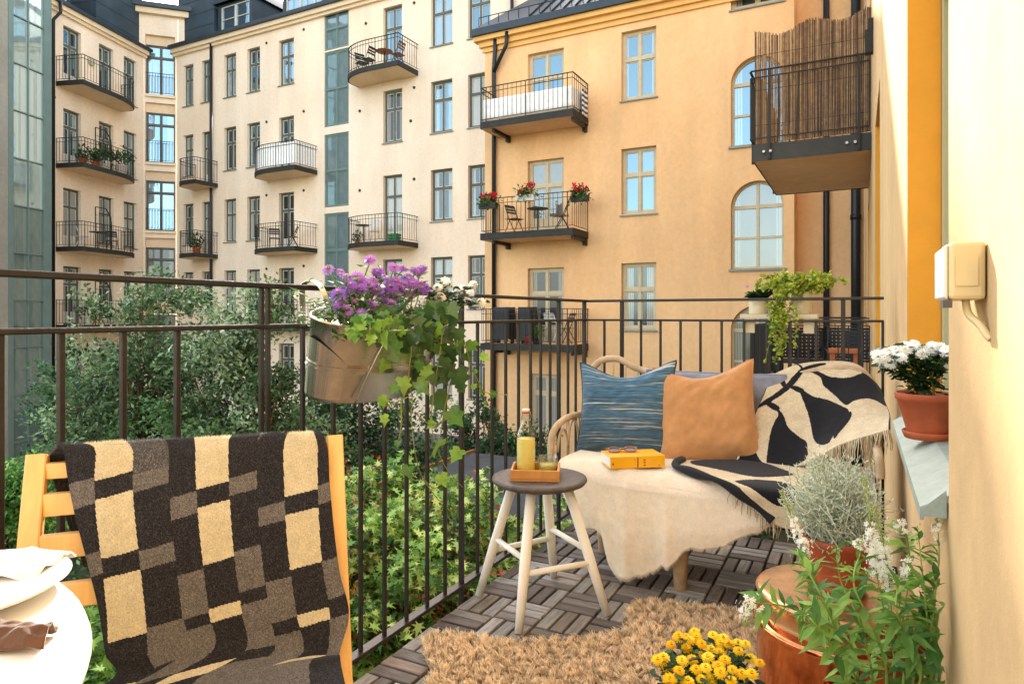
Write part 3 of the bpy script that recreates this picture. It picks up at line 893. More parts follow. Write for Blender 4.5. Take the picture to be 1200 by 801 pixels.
def side_balcony(z, near_screen):
    x0, x1, y0, y1 = -1.215, .138, 9.08, 11.83
    b = MB(); b.box(x0 + .012, x1, y0 + .012, y1 - .012, z - .2, z); o = b.build('balcony', M_orangesof, house)
    f = MB(); f.box(x0, x1, y0, y0 + .011, z - .21, z + .004); f.box(x0, x0 + .011, y0 + .011, y1 - .011, z - .21, z + .004); f.box(x0, x1, y1 - .011, y1, z - .21, z + .004)
    f.build('edge_beam', mat('grey_black_beam', '#34342f', .55, .2, var=.25, vscale=8), o)
    r = MB(); h = .95
    def run(p, q):
        p, q = Vector(p), Vector(q); zz = Vector((0, 0, 1))
        r.bar(p + zz * h, q + zz * h, .03, .014); r.bar(p + zz * (h - .09), q + zz * (h - .09), .02, .012); r.bar(p + zz * .08, q + zz * .08, .02, .012)
        L = (q - p).length; n = int(L / .105)
        for k in range(n + 1):
            c = p + (q - p) * (k / n); t = .013 if k not in (2, n - 1) else .03
            r.bar(c - zz * (.2 if t > .02 else -.08), c + zz * (h - (.09 if t < .02 else 0)), t, t, up=(0, 1, 0))
    run((x0 - .02, y0 - .025, z), (x1 - .02, y0 - .025, z)); run((x0 - .025, y0, z), (x0 - .025, y1, z)); run((x0 - .02, y1 + .025, z), (x1 - .02, y1 + .025, z))
    r.build('railing', M_iron, o)
    if near_screen:
        bo = MB()
        for x in (-1.075, -.995, -.125, -.035):
            bo.tube([(x, y0 - .045, z - .1), (x, y0 - .002, z - .1)], .017, 8)
        bo.build('bolt', mat('zinc_bolt', '#b5b5ad', .4, .6, var=.2), o)
        V, Fc, C = [], [], []
        pal = ['#806550', '#94785c', '#6a5342', '#a88a68', '#bd9f78', '#55443a']
        def stick(p, q, w, c):
            p, q = np.array(p), np.array(q); n0 = len(V)
            for t in (p, q):
                for ax, ay in ((-1, 0), (0, -1), (1, 0), (0, 1)): V.append((t[0] + ax * w, t[1] + ay * w, t[2]))
            for k in range(4): Fc.append((n0 + k, n0 + (k + 1) % 4, n0 + 4 + (k + 1) % 4, n0 + 4 + k)); C.append(c)
        x = x0 + .03
        while x < x1 - .006:
            t = (x - x0) / (x1 - x0)
            top = z + 1.42 + .05 * math.sin(x * 9) + RR.uniform(-.02, .02) + .06 * t
            cc = np.array(srgb(RR.choice(pal))) * RR.uniform(.8, 1.3)
            stick((x + RR.uniform(-.006, .006), y0 + .02 + RR.uniform(-.006, .006), z + .02), (x + RR.uniform(-.01, .01), y0 + .02 + RR.uniform(-.006, .006), top), .004, cc)
            x += .0065 if t < .28 else .0031
        y = y0 + .1
        while y < y1:
            cc = np.array(srgb(RR.choice(pal))) * RR.uniform(.8, 1.3)
            stick((x0 + .025, y, z + .02), (x0 + .025 + RR.uniform(-.01, .01), y, z + 1.05 + RR.uniform(-.03, .03)), .004, cc); y += .02
        for zz in (.25, .7, 1.15):
            V0 = len(V); V.extend([(x0 + .02, y0 + .012, z + zz), (x1 - .01, y0 + .012, z + zz), (x1 - .01, y0 + .012, z + zz + .006), (x0 + .02, y0 + .012, z + zz + .006)])
            Fc.append((V0, V0 + 1, V0 + 2, V0 + 3)); C.append(srgb('#3a2d25'))
        sc = np_mesh('reed_screen', V, Fc, C, mat('reed', '#6d5238', .8, attr=True, var=.35, vscale=18, bump=.2), o)
    return o


wl_ = MB(); wl_.box(.06, .137, 7.9, 8.0, 3.74, 3.98); wl_.box(.09, .139, 7.92, 7.98, 3.98, 4.1); wl_.build('wall_lantern', M_iron, house)
side_balcony(3.18, True)
side_balcony(.0, False)

# ================================================================== our balcony: floor, slab
M_slat = mat('weathered_slat', '#7d776f', .75, attr=True, uvgrain=True, stretch=(3.0, 38.0, 1), var=.42, vscale=1.6, var2=(7.0, .35), bump=.5, bscale=5, bdist=.004, spec=.45)
dk = MB()
X0, Y0, PX, PY = -1.222, 1.774, .1485, .1535
pal = ['#98948e', '#7a736b', '#857b73', '#a7a39e', '#6e645b', '#968c83', '#625952']
gap = .0085


def slat(x0, x1, y0, y1, along_x):
    z0 = -.022; ch = .0022; dz = RR.uniform(-.0015, .0015); c = np.array(srgb(RR.choice(pal))) * RR.uniform(.8, 1.15)
    if RR.random() < .12: c = c * np.array([1.06, .96, .86])
    vs = [(x0, y0, z0), (x1, y0, z0), (x1, y1, z0), (x0, y1, z0), (x0, y0, dz - ch), (x1, y0, dz - ch), (x1, y1, dz - ch), (x0, y1, dz - ch),
          (x0 + ch, y0 + ch, dz), (x1 - ch, y0 + ch, dz), (x1 - ch, y1 - ch, dz), (x0 + ch, y1 - ch, dz)]
    fs = [(8, 9, 10, 11), (4, 5, 9, 8), (5, 6, 10, 9), (6, 7, 11, 10), (7, 4, 8, 11), (0, 1, 5, 4), (1, 2, 6, 5), (2, 3, 7, 6), (3, 0, 4, 7)]
    ou, ov = RR.uniform(0, 50), RR.uniform(0, 50)
    uv = [((p[0] - x0) + ou, (p[1] - y0) + ov) if along_x else ((p[1] - y0) + ou, (p[0] - x0) + ov) for p in vs]
    dk.add(vs, fs, col=tuple(c), uvs=uv)


i = 0
while X0 + i * PX < .1:
    for j in range(-13, 10):
        a, b = X0 + i * PX, Y0 + j * PY
        if b > 3.09: continue
        ax = (i + j) % 2 == 0
        wx, wy = min(PX, .132 - a), PY
        if wx < .03: continue
        for k in range(3):
            if ax: slat(a + gap / 2, a + wx - gap / 2, b + wy * k / 3 + gap / 2, b + wy * (k + 1) / 3 - gap / 2, True)
            else:
                if PX * (k + 1) / 3 > wx + .002: continue
                slat(a + PX * k / 3 + gap / 2, a + PX * (k + 1) / 3 - gap / 2, b + gap / 2, b + wy - gap / 2, False)
    i += 1
dko = dk.build('balcony_floor', M_slat); tag(dko, kind='structure')
sl = MB(); sl.box(-1.212, .138, -.35, 3.13, -.2, -.028); tag(sl.build('balcony_slab', mat('slab_black', '#1c1a18', .9, var=.3, vscale=8)), kind='structure')

# ================================================================== railing (left run and far run)
M_rail = mat('rusty_rail', '#29231e', .40, .35, var=.35, vscale=9, bump=.25, bscale=90, bdist=.002, var2=(45, .3, (1.12, .88, .72)), spec=.6)
rail = thing('balcony_railing', 'dark brown iron railing with square balusters around the near balcony', 'railing', (-1.235, 1.8, 0))
XR, YR = -1.237, 3.172
k_ = 1.017


def zz(z): return 1 + (z - 1) * k_


for nm, z, w, h in (('top_rail', 1.066, .034, .0125), ('middle_rail', .972, .03, .0105), ('bottom_rail', .068, .034, .012)):
    m = MB()
    m.bar((XR, -.25, zz(z)), (XR, YR + .012, zz(z)), w, h, ch=.002)
    m.bar((XR + .015, YR, zz(z) - .0006), (.094, YR, zz(z) - .0006), w * .8, h, ch=.002)
    m.build(nm, M_rail, rail)
ys = [.02, .13, .235, .345, .455, .565, .657, .766, .877, 1.218, 1.326, 1.434, 1.538, 1.644, 1.753, 1.856, 2.068, 2.175, 2.284, 2.394, 2.504, 2.605, 2.704, 2.91, 3.006]
for y in ys:
    m = MB(); m.bar((XR, y * k_, zz(.074)), (XR, y * k_, zz(.967)), .011, .011, up=(0, 1, 0), ch=.0015); m.build('baluster', M_rail, rail)
for y, pw_ in ((1.09, .011), (1.109, .011), (1.958, .0165), (2.799, .0165), (3.12, .018)):
    m = MB(); m.bar((XR, y * k_, -.16), (XR, y * k_, zz(1.0595)), pw_, pw_, up=(0, 1, 0), ch=.002); m.build('post', M_rail, rail)
for x in (-1.129, -.941, -.845, -.749, -.656, -.56, -.461, -.364, -.266, -.163, .013, .09):
    m = MB(); m.bar((x, YR, zz(.074)), (x, YR, zz(.967)), .0108, .0108, up=(0, 1, 0), ch=.0015); m.build('baluster', M_rail, rail)
for x in (-1.038, -.058):
    m = MB(); m.bar((x, YR, -.16), (x, YR, zz(1.0595)), .0175, .0175, up=(0, 1, 0), ch=.002); m.build('post', M_rail, rail)

# ================================================================== courtyard ground
gm = mat('courtyard_ground', '#4c5138', .95, var=.45, vscale=.8, var2=(6, .4), bump=.4, bscale=12, bdist=.05)
g = MB(); g.add([(-400, -300, -3.9), (400, -300, -3.9), (400, 500, -3.9), (-400, 500, -3.9)], [(0, 1, 2, 3)])
tag(g.build('ground', gm), kind='structure')
pv = MB(); pv.add([(-27, 11, -3.896), (-4, 8, -3.896), (-4, 17.6, -3.896), (-27, 17.6, -3.896)], [(0, 1, 2, 3)])
tag(pv.build('path', mat('gravel_path', '#8d8474', .95, var=.3, vscale=3, var2=(40, .3), bump=.4, bscale=60)), kind='structure')
# low shed with flat felt roof below the balcony
shed = thing('garden_shed', 'low shed with flat dark grey roof and brown wooden trim seen below the railing', 'shed', (-3.9, 10, -3.9))
A = atZ(505, 628, -1.75); 
sw = MB(); sw.box(-6.6, -2.6, 7.9, 11.2, -3.9, -1.95); sw.build('wall', mat('shed_boards', '#6b5138', .8, var=.3, vscale=5, stretch=(1, 1, .1)), shed)
sr = MB(); sr.box(-6.8, -2.4, 7.7, 11.4, -1.87, -1.75); sr.build('roof', mat('felt_roof', '#4b5054', .9, var=.3, vscale=2, bump=.3, bscale=50), shed)
stt = MB(); stt.box(-6.86, -6.8, 7.64, 11.46, -1.95, -1.70); stt.box(-6.8, -2.4, 7.64, 7.7, -1.95, -1.70); stt.build('roof_trim', mat('trim_wood', '#9b6b3c', .6, var=.25, vscale=4), shed)
fe = thing('iron_fence', 'black iron courtyard fence with thin bars beside the glass tower', 'fence', (-10, 6, -3.9))
fb = MB(); p0, p1 = Vector((-18.6, 6.6, 0)), Vector((-16.4, 9.0, 0))
for z in (-2.45, -3.7): fb.bar(p0 + Vector((0, 0, z)), p1 + Vector((0, 0, z)), .04, .02)
fb.build('rail', M_iron, fe)
fb = MB()
for k in range(20):
    q = p0 + (p1 - p0) * (k / 19); fb.bar(q + Vector((0, 0, -3.9)), q + Vector((0, 0, -2.4)), .02, .02, up=(1, 0, 0))
fb.build('bars', M_iron, fe)
# ================================================================== furniture and textiles on the balcony
def cloth_mat(name, base, var=.18, vscale=120, bump=.35, bscale=260, attr=False, sheen=.25, rough=.9, bdist=.003, var2=None, stretch=None):
    return mat(name, base, rough, var=var, vscale=vscale, bump=bump, bscale=bscale, bdist=bdist, attr=attr, sheen=sheen, spec=.25, var2=var2, stretch=stretch)


# ---------------- stool
M_stw = mat('white_wood', '#f0eadb', .5, var=.10, vscale=9, bump=.12, bscale=30, bdist=.002, stretch=(1, 1, .2))
M_sttop = mat('dark_worn_wood', '#584d45', .6, var=.4, vscale=14, bump=.3, bscale=60, bdist=.002, stretch=(1, .25, 1), var2=(60, .35))
sc_ = Vector((-.98, 2.088, 0))
stool = thing('stool', 'round stool with dark wooden top and splayed white legs', 'stool', sc_)
t = MB(); t.lathe([(0, .412), (.135, .412), (.158, .42), (.165, .43), (.163, .437), (.15, .44), (0, .441)], sc_, 56); t.build('seat', M_sttop, stool)
feet = [(-1.2, 2.05), (-.945, 1.862), (-.742, 2.112), (-1.03, 2.326)]
tops = []
for fx, fy in feet:
    d = Vector((fx, fy, 0)) - sc_; tp = sc_ + d * .42 + Vector((0, 0, .414)); tops.append(tp)
    l = MB(); l.tube([Vector((fx, fy, 0)), Vector((fx, fy, 0)).lerp(tp, .45), tp], [.0135, .0175, .0165], 14); l.build('leg', M_stw, stool)
def onleg(i, t): return Vector((*feet[i], 0)).lerp(tops[i], t)
for a, b, t0 in ((0, 1, .50), (1, 2, .40), (2, 3, .50), (3, 0, .40)):
    s = MB(); s.tube([onleg(a, t0), onleg(b, t0)], .0098, 10); s.build('stretcher', M_stw, stool)

# ---------------- tray, bottle, glass
M_bam = mat('bamboo', '#c98b45', .45, var=.18, vscale=10, stretch=(1, 6, 1), bump=.1, bscale=30)
ta = math.radians(22); ux, uy = Vector((math.cos(ta), math.sin(ta), 0)), Vector((-math.sin(ta), math.cos(ta), 0))
tc0 = Vector((-.985, 2.07, .4415))
tray = thing('tray', 'small bamboo tray on the round stool', 'tray', tc0)
W, D, Hh = .165, .135, .03
b = MB(); b.obox(tc0 - ux * W / 2 - uy * D / 2, ux * W, uy * D, (0, 0, .006)); b.build('base', M_bam, tray)
b = MB()
for s_ in (-1, 1):
    b.obox(tc0 + uy * (s_ * D / 2 - (.008 if s_ > 0 else 0)) - ux * W / 2 + Vector((0, 0, .0065)), ux * W, uy * .008, (0, 0, Hh))
    b.obox(tc0 + ux * (s_ * W / 2 - (.008 if s_ > 0 else 0)) - uy * (D / 2 - .0085) + Vector((0, 0, .0065)), ux * .008, uy * (D - .017), (0, 0, Hh))
b.build('rim', M_bam, tray, bevel=.0015)
M_glass = clear_glass('clear_glass', '#f4faf6')
M_juice = mat('yellow_juice', '#ffe27a', .3, var=.08, vscale=25, trans=.2)
bc = tc0 + ux * -.035 + uy * .012 + Vector((0, 0, .007))
bottle = thing('bottle', 'swing-top glass bottle half filled with yellow juice on the tray', 'bottle', bc)
g = MB(); g.lathe([(.0, .0), (.031, .0), (.033, .004), (.033, .125), (.029, .145), (.015, .178), (.0125, .2), (.0135, .205), (.0135, .213), (.0115, .213)], bc, 32); g.build('glass', M_glass, bottle)
g = MB(); g.lathe([(.0, .003), (.0305, .003), (.0312, .006), (.0312, .122), (.0, .1225)], bc, 32); g.build('juice', M_juice, bottle)
g = MB(); g.lathe([(.0, .2145), (.0125, .2145), (.0132, .218), (.0132, .224), (.0, .2255)], bc, 20)
g.build('cap', mat('white_ceramic', '#e6e2d8', .3), bottle)
g = MB(); g.lathe([(.0128, .2085), (.0145, .209), (.0145, .2135), (.0128, .214)], bc, 20); g.build('gasket', mat('red_rubber', '#c23a22', .5), bottle)
g = MB()
for s_ in (-1, 1): g.tube([bc + Vector((s_ * .0137, 0, .219)), bc + Vector((s_ * .019, .004, .2)), bc + Vector((s_ * .0165, -.004, .185))], .0011, 6)
g.tube([bc + Vector((.0165 * math.cos(a), .0165 * math.sin(a), .185)) for a in np.linspace(0, 2 * PI, 20)], .0011, 6, caps=False)
g.build('wire_bail', mat('steel_wire', '#a8a8a2', .3, .8), bottle)
gc = tc0 + ux * .04 + uy * .02 + Vector((0, 0, .007))
glass = thing('drinking_glass', 'short drinking glass with a little juice beside the bottle on the tray', 'glass', gc)
g = MB(); g.lathe([(0, 0), (.03, 0), (.032, .003), (.0355, .06), (.0345, .06), (.031, .006), (0, .005)], gc, 32); g.build('tumbler', M_glass, glass)
g = MB(); g.lathe([(0, .0055), (.0305, .0065), (.0325, .033), (0, .0335)], gc, 32); g.build('juice', M_juice, glass)

# ---------------- rattan sofa
M_rat = mat('rattan_cane', '#bfa682', .5, var=.3, vscale=16, bump=.2, bscale=60, bdist=.002)
M_wrap = mat('rattan_wrap', '#a88c68', .6, var=.3, vscale=30, bump=.2, bscale=80)
sofa = thing('sofa', 'small rattan sofa with curved cane arms at the end of the balcony', 'sofa', (-.5, 2.75, 0))
m = MB()
back = [(-1.165, 3.03, .43), (-1.172, 3.04, .6), (-1.165, 3.05, .7), (-1.11, 3.06, .772), (-1.02, 3.065, .785), (-.93, 3.06, .745), (-.8, 3.05, .722), (-.5, 3.05, .715), (-.25, 3.055, .74), (-.1, 3.06, .775), (0, 3.055, .765), (.06, 3.045, .69), (.07, 3.03, .43)]
bk = catmull(back, 60).tolist(); m.tube(bk, .016, 10)
m.build('back_hoop', M_rat, sofa)
m = MB()
for k in range(19):
    x = -1.1 + k * .06
    zt = np.interp(x, [b_[0] for b_ in back[2:11]], [b_[2] for b_ in back[2:11]]) - .01
    m.tube([(x, 3.035, .42), (x, 3.05, zt)], .005, 6)
m.tube([(-1.16, 3.04, .55), (.065, 3.04, .55)], .008, 6)
m.build('back_canes', M_rat, sofa)
for sgn in (-1, 1):
    m = MB()
    if sgn < 0:
        arm = [(-1.168, 3.03, .535), (-1.15, 2.9, .535), (-1.135, 2.78, .545), (-1.14, 2.68, .54), (-1.155, 2.61, .505), (-1.16, 2.585, .44), (-1.15, 2.58, .33)]
    else:
        arm = [(.07, 3.03, .56), (.065, 2.9, .57), (.055, 2.78, .565), (.055, 2.68, .55), (.062, 2.61, .51), (.066, 2.6, .47), (.066, 2.598, .44)]
    m.tube(catmull(arm, 34).tolist(), .015, 10); o = m.build('arm', M_rat, sofa)
    m = MB(); x = arm[2][0] + .005 * sgn
    for c, w, hh in ((2.67, .055, .50), (2.79, .06, .525), (2.92, .06, .525)):
        m.tube([(x, c + w * math.cos(a), .41 + (hh - .41) * math.sin(a)) for a in np.linspace(0, PI, 16)], .0055, 6)
    for c in (2.73, 2.86): m.tube([(x, c, .33), (x, c, .53)], .005, 6)
    m.build('arm_loops', M_rat, o)
m = MB()
pl = [(-1.13, 3.03), (-1.15, 2.6), (-1.0, 2.47), (-.75, 2.39), (-.5, 2.385), (-.25, 2.41), (-.02, 2.47), (.05, 2.6), (.06, 3.03)]
m.prism(pl, (1, 0, 0), (0, 1, 0), (0, 0, .275), (0, 0, .085)); m.build('seat', M_wrap, sofa, bevel=.012)
for x, y in ((-.575, 2.43), (-.95, 2.66), (-.02, 2.66), (-1.08, 2.98), (0, 2.98)):
    m = MB(); prof = []
    n = 34
    for k in range(n + 1):
        z = .28 * k / n; r = .021 + .016 * k / n
        prof += [(r, z), (r + .0022, z + .0035), ]
    m.lathe(prof, (x, y, 0), 18); m.build('leg', M_wrap, sofa)

# ---------------- hide over the seat
hem = [(-1.075, .33), (-1.035, .285), (-1.0, .225), (-.97, .19), (-.92, .183), (-.88, .187), (-.855, .17), (-.846, .12), (-.83, .07), (-.805, .043), (-.775, .03), (-.745, .034), (-.715, .045), (-.68, .058), (-.65, .075), (-.62, .11), (-.60, .1), (-.575, .13), (-.55, .165), (-.52, .187), (-.48, .19), (-.44, .196), (-.41, .21), (-.36, .246), (-.30, .27), (-.26, .30), (-.2, .325), (-.1, .31), (0, .31), (.05, .32)]
hx, hz = np.array([h[0] for h in hem]), np.array([h[1] for h in hem])
nu, nv = 200, 70; P = np.zeros((nu, nv, 3))
for i in range(nu):
    x = -1.075 + (1.125) * i / (nu - 1)
    front = np.interp(x, [-1.1, -1.0, -.75, -.5, -.25, -.02, .06], [2.46, 2.42, 2.35, 2.345, 2.365, 2.42, 2.50])
    zl = np.interp(x, hx, hz) + .006 * mnoise.noise((x * 26, 0, 0)) + .004 * mnoise.noise((x * 70, 3, 0))
    prof = [(2.98, .392), (2.75, .402), (2.6, .408), (front + .09, .411)]
    for a in np.linspace(.15, PI / 2, 5): prof.append((front + .06 - .06 * math.sin(a), .351 + .06 * math.cos(a)))
    prof += [(front - .004, .33 + (zl - .33) * .25), (front - .006, .33 + (zl - .33) * .6), (front + .004, zl)]
    pr = catmull(prof, nv)
    for j in range(nv):
        y, z = pr[j]
        fall = max(0, (.385 - z) / .36)
        f = .026 * fall * mnoise.noise((x * 7.5, 1.7, z * .8)) + .010 * fall * mnoise.noise((x * 17, 5, z * 2))
        f += -.02 * fall * math.exp(-((x + .60 + .02 * z) / .022) ** 2)
        top = .007 * mnoise.noise((x * 7, y * 7, 2)) + .003 * mnoise.noise((x * 20, y * 20, 4)) if z > .38 else 0
        P[i, j] = (x + .01 * fall * mnoise.noise((x * 9, 9, z * 6)), y + f, z + top)
hm = MB(); hm.grid(P)
M_hide = mat('cream_hide', '#f2e2c8', .85, var=.09, vscale=4, bump=.5, bscale=220, bdist=.004, sheen=.5, spec=.2, var2=(38, .10))
ho = hm.build('sheepskin', M_hide, None, origin=(-.5, 2.45, .45), solid=.008)
tag(ho, 'cream hide throw with ragged hem hanging over the front of the sofa', 'hide throw')
hc = MB(); # short hair fringe along the hem gives the edge its soft look
V, Fc, C = [], [], []
for i in range(2400):
    t = RR.random() * (nu - 2); a = int(t); f = t - a
    p = P[a, -1] * (1 - f) + P[a + 1, -1] * f
    L = RR.uniform(.004, .012); w = .0008
    q = p + np.array([RR.uniform(-.004, .004), RR.uniform(-.005, .003), -L])
    n0 = len(V); V += [tuple(p + np.array([-w, -.003, .004])), tuple(p + np.array([w, -.003, .004])), tuple(q)]
    Fc.append((n0, n0 + 1, n0 + 2)); C.append(np.array(srgb('#d9c6a6')) * RR.uniform(.8, 1.1))
for i in range(52000):   # short lying hair over the whole hide
    a, b_ = RR.randrange(nu - 1), int((RR.random() ** .8) * (nv - 2)); p = P[a, b_] + (P[a + 1, b_] - P[a, b_]) * RR.random() + (P[a, b_ + 1] - P[a, b_]) * RR.random()
    t1_ = P[a, b_ + 1] - P[a, b_]; t1_ = t1_ / (np.linalg.norm(t1_) + 1e-9); t2_ = P[a + 1, b_] - P[a, b_]; t2_ = t2_ / (np.linalg.norm(t2_) + 1e-9)
    nn = np.cross(t1_, t2_); nn = nn if nn[2] > .1 or (abs(nn[2]) <= .1 and nn[1] < 0) else -nn
    p = p + nn * .004; L = RR.uniform(.006, .014); q = p + (t1_ * RR.uniform(.5, 1) + t2_ * RR.gauss(0, .4)) * L + nn * RR.uniform(.0005, .0035); w = t2_ * .0006
    n0 = len(V); V += [tuple(p - w), tuple(p + w), tuple(q)]; Fc.append((n0, n0 + 1, n0 + 2)); C.append(np.array(srgb('#f8ebd6')) * RR.uniform(.82, 1.06))
np_mesh('hair_fringe', np.array(V) - np.array((0, 0, 0)), Fc, C, mat('hide_hair', '#d3bd9a', .8, attr=True), ho)


# ---------------- cushions
def pillow(name, label, c, w, h, th, rx, rz, ry, m, ears=.035, seam=None, sag=.0):
    n = 46; A = np.zeros((2, n, n, 3))
    for sd in (0, 1):
        for i in range(n):
            for j in range(n):
                u, v = -1 + 2 * i / (n - 1), -1 + 2 * j / (n - 1)
                bul = (max(0, 1 - u ** 4) * max(0, 1 - v ** 4)) ** .62
                pin = 1 - ears * (1 - u * u) * abs(v) ** 3 * 2.2; pin2 = 1 - ears * (1 - v * v) * abs(u) ** 3 * 2.2
                x, z = u * w / 2 * pin2, v * h / 2 * pin
                if v > 0: z -= sag * (1 - u * u) ** 2 * v ** 2
                y = (th / 2) * bul * (1 if sd else -1)
                wr = .004 * mnoise.noise((u * 3 + w * 9, v * 3, sd * 5 + c[0] * 7)) + .003 * mnoise.noise((u * 9, v * 7, c[0] * 3))
                cr = .005 * bul * mnoise.noise((u * 2.2 + v * 1.5, (u - v) * 5, c[0] * 11))
                y += (wr + cr) * (1 if sd else -1) * min(1, bul * 2)
                A[sd, i, j] = (x, y, z)
    b = MB(); b.grid(A[0]); b.grid(A[1][::-1])
    ring = [A[0, i, 0] for i in range(n)] + [A[0, n - 1, j] for j in range(n)] + [A[0, i, n - 1] for i in range(n - 1, -1, -1)] + [A[0, 0, j] for j in range(n - 1, -1, -1)]
    b.tube([tuple(p) for p in ring[::2]], .004, 6, caps=False)
    R_ = Matrix.Rotation(rz, 3, 'Z') @ Matrix.Rotation(rx, 3, 'X') @ Matrix.Rotation(ry, 3, 'Y')
    b.v = [tuple(R_ @ Vector(p) + Vector(c)) for p in b.v]
    b.uv = b.uv
    o = b.build(name, m, None, origin=c)
    return tag(o, label, 'cushion', 'cushions on the sofa')


def stripe_mat():
    m = bpy.data.materials.new('blue_striped_cloth'); m.use_nodes = True
    nt = m.node_tree; N = nt.nodes; L = nt.links; b = N['Principled BSDF']; b.inputs['Roughness'].default_value = .75
    b.inputs['Specular IOR Level'].default_value = .3; b.inputs['Sheen Weight'].default_value = .2
    tc = N.new('ShaderNodeTexCoord'); sx = N.new('ShaderNodeSeparateXYZ'); L.new(tc.outputs['UV'], sx.inputs[0])
    mp = N.new('ShaderNodeMapping'); mp.inputs['Scale'].default_value = (.7, 46, 1); L.new(tc.outputs['UV'], mp.inputs[0])
    n = N.new('ShaderNodeTexNoise'); n.inputs['Scale'].default_value = 1; n.inputs['Detail'].default_value = 4; n.inputs['Roughness'].default_value = .7
    L.new(mp.outputs[0], n.inputs['Vector'])
    r = N.new('ShaderNodeValToRGB'); e = r.color_ramp.elements
    e[0].position = .37; e[0].color = c4('#131c26'); e[1].position = .62; e[1].color = c4('#c3bbab')
    for p, h in ((.42, '#2f4b5e'), (.465, '#4f7a92'), (.51, '#1b2a36'), (.545, '#5f7c8a'), (.58, '#26363f')):
        x = e.new(p); x.color = c4(h)
    L.new(n.outputs['Fac'], r.inputs['Fac'])
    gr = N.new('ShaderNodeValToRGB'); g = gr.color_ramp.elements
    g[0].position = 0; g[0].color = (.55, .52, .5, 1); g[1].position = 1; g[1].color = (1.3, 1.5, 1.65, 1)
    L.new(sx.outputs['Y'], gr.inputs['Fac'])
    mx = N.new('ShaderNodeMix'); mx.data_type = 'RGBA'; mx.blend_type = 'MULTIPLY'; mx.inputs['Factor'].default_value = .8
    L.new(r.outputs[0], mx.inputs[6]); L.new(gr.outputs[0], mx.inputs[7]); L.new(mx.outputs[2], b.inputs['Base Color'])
    bp = N.new('ShaderNodeBump'); bp.inputs['Strength'].default_value = .5; bp.inputs['Distance'].default_value = .004
    L.new(n.outputs['Fac'], bp.inputs['Height']); L.new(bp.outputs[0], b.inputs['Normal'])
    return m


pillow('cushion', 'dusty blue grey back cushion half hidden behind the tan one', (-.57, 3.0, .575), .60, .34, .08, math.radians(-8), 0, 0, cloth_mat('grey_blue_linen', '#878d9c', .2, 30), .01)
pillow('cushion', 'tan brown linen cushion between the blue one and the throw', (-.565, 2.83, .59), .42, .43, .13, math.radians(-22), math.radians(4), math.radians(-7), cloth_mat('tan_linen', '#bd8754', .16, 20, bump=.3, bscale=200), .045, sag=.05)
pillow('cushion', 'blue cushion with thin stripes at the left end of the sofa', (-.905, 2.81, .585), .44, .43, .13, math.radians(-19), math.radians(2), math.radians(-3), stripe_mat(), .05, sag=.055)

# ---------------- book and glasses
bk_o = Vector((-.797, 2.222, .4625)); bu_ = (Vector((-.624, 2.308, 0)) - Vector((-.797, 2.219, 0))).normalized(); bv_ = Vector((-bu_.y, bu_.x, 0))
bu_ = bu_; Lb, Wb, Tb = .215, .125, .042
bk_o = Vector((-.825, 2.385, .4195))
book = thing('book', 'thick yellow paperback lying on the hide seat of the sofa', 'book', bk_o)
ba = math.radians(37); bu_ = Vector((math.cos(ba), math.sin(ba), 0)); bv_ = Vector((-math.sin(ba), math.cos(ba), 0))
M_yel = mat('yellow_cover', '#f0ae10', .4, var=.08, vscale=20)
c = MB(); c.obox(bk_o, bu_ * Lb, bv_ * Wb, (0, 0, .002)); c.obox(bk_o + Vector((0, 0, Tb)), bu_ * Lb, bv_ * Wb, (0, 0, .002)); c.obox(bk_o + Vector((0, 0, .0021)), bu_ * Lb, bv_ * .002, (0, 0, Tb - .0022))
c.build('cover', M_yel, book)
c = MB(); c.obox(bk_o + bu_ * .003 + bv_ * .0025 + Vector((0, 0, .0025)), bu_ * (Lb - .006), bv_ * (Wb - .007), (0, 0, Tb - .003))
c.build('pages', mat('page_block', '#e4dfd3', .8, var=.2, vscale=4, stretch=(1, 1, 120)), book)
c = MB(); q = bk_o - bv_ * .0006
for s0, w_, z0, h_ in ((.105, .005, .002, Tb - .004), (.13, .008, .027, .005), (.13, .008, .018, .005), (.13, .009, .008, .004), (.008, .005, .014, .008), (.095, .002, .03, .004), (.19, .004, .006, .004)):
    c.obox(q + bu_ * s0 + Vector((0, 0, z0)), bu_ * w_, bv_ * .0005, (0, 0, h_))
c.build('spine_print', mat('dark_ink', '#7d4a10', .6), book)
M_tort = mat('tortoiseshell', '#a8622a', .2, var=.6, vscale=40, coat=.5)
gp = bk_o + bu_ * .075 + bv_ * .085 + Vector((0, 0, Tb + .0045))
sg = thing('glasses', 'folded tortoiseshell glasses lying on the yellow book', 'glasses', gp)
f = MB(); ln = MB()
for s_ in (-1, 1):
    cc = gp + bu_ * (s_ * .033)
    ring = [cc + bu_ * (.024 * math.cos(a)) + bv_ * (.013 * math.sin(a)) + Vector((0, 0, .008 + .006 * math.sin(a))) for a in np.linspace(0, 2 * PI, 24)]
    f.tube(ring, .003, 6, caps=False)
    ln.add([p - Vector((0, 0, .001)) for p in ring[:-1]], [tuple(range(23))])
    f.tube([cc + bu_ * (s_ * .027) + Vector((0, 0, .010)), cc + bu_ * (s_ * .03) + bv_ * .01 + Vector((0, 0, .012)), cc - bu_ * (s_ * .075) + bv_ * (.016 + .006 * s_) + Vector((0, 0, .006))], .0028, 6)
f.tube([gp - bu_ * .010 + Vector((0, 0, .010)), gp + Vector((0, 0, .013)), gp + bu_ * .010 + Vector((0, 0, .010))], .0028, 6)
f.build('frame', M_tort, sg); ln.build('lens', mat('brown_lens', '#3a2416', .1, coat=.6), sg)

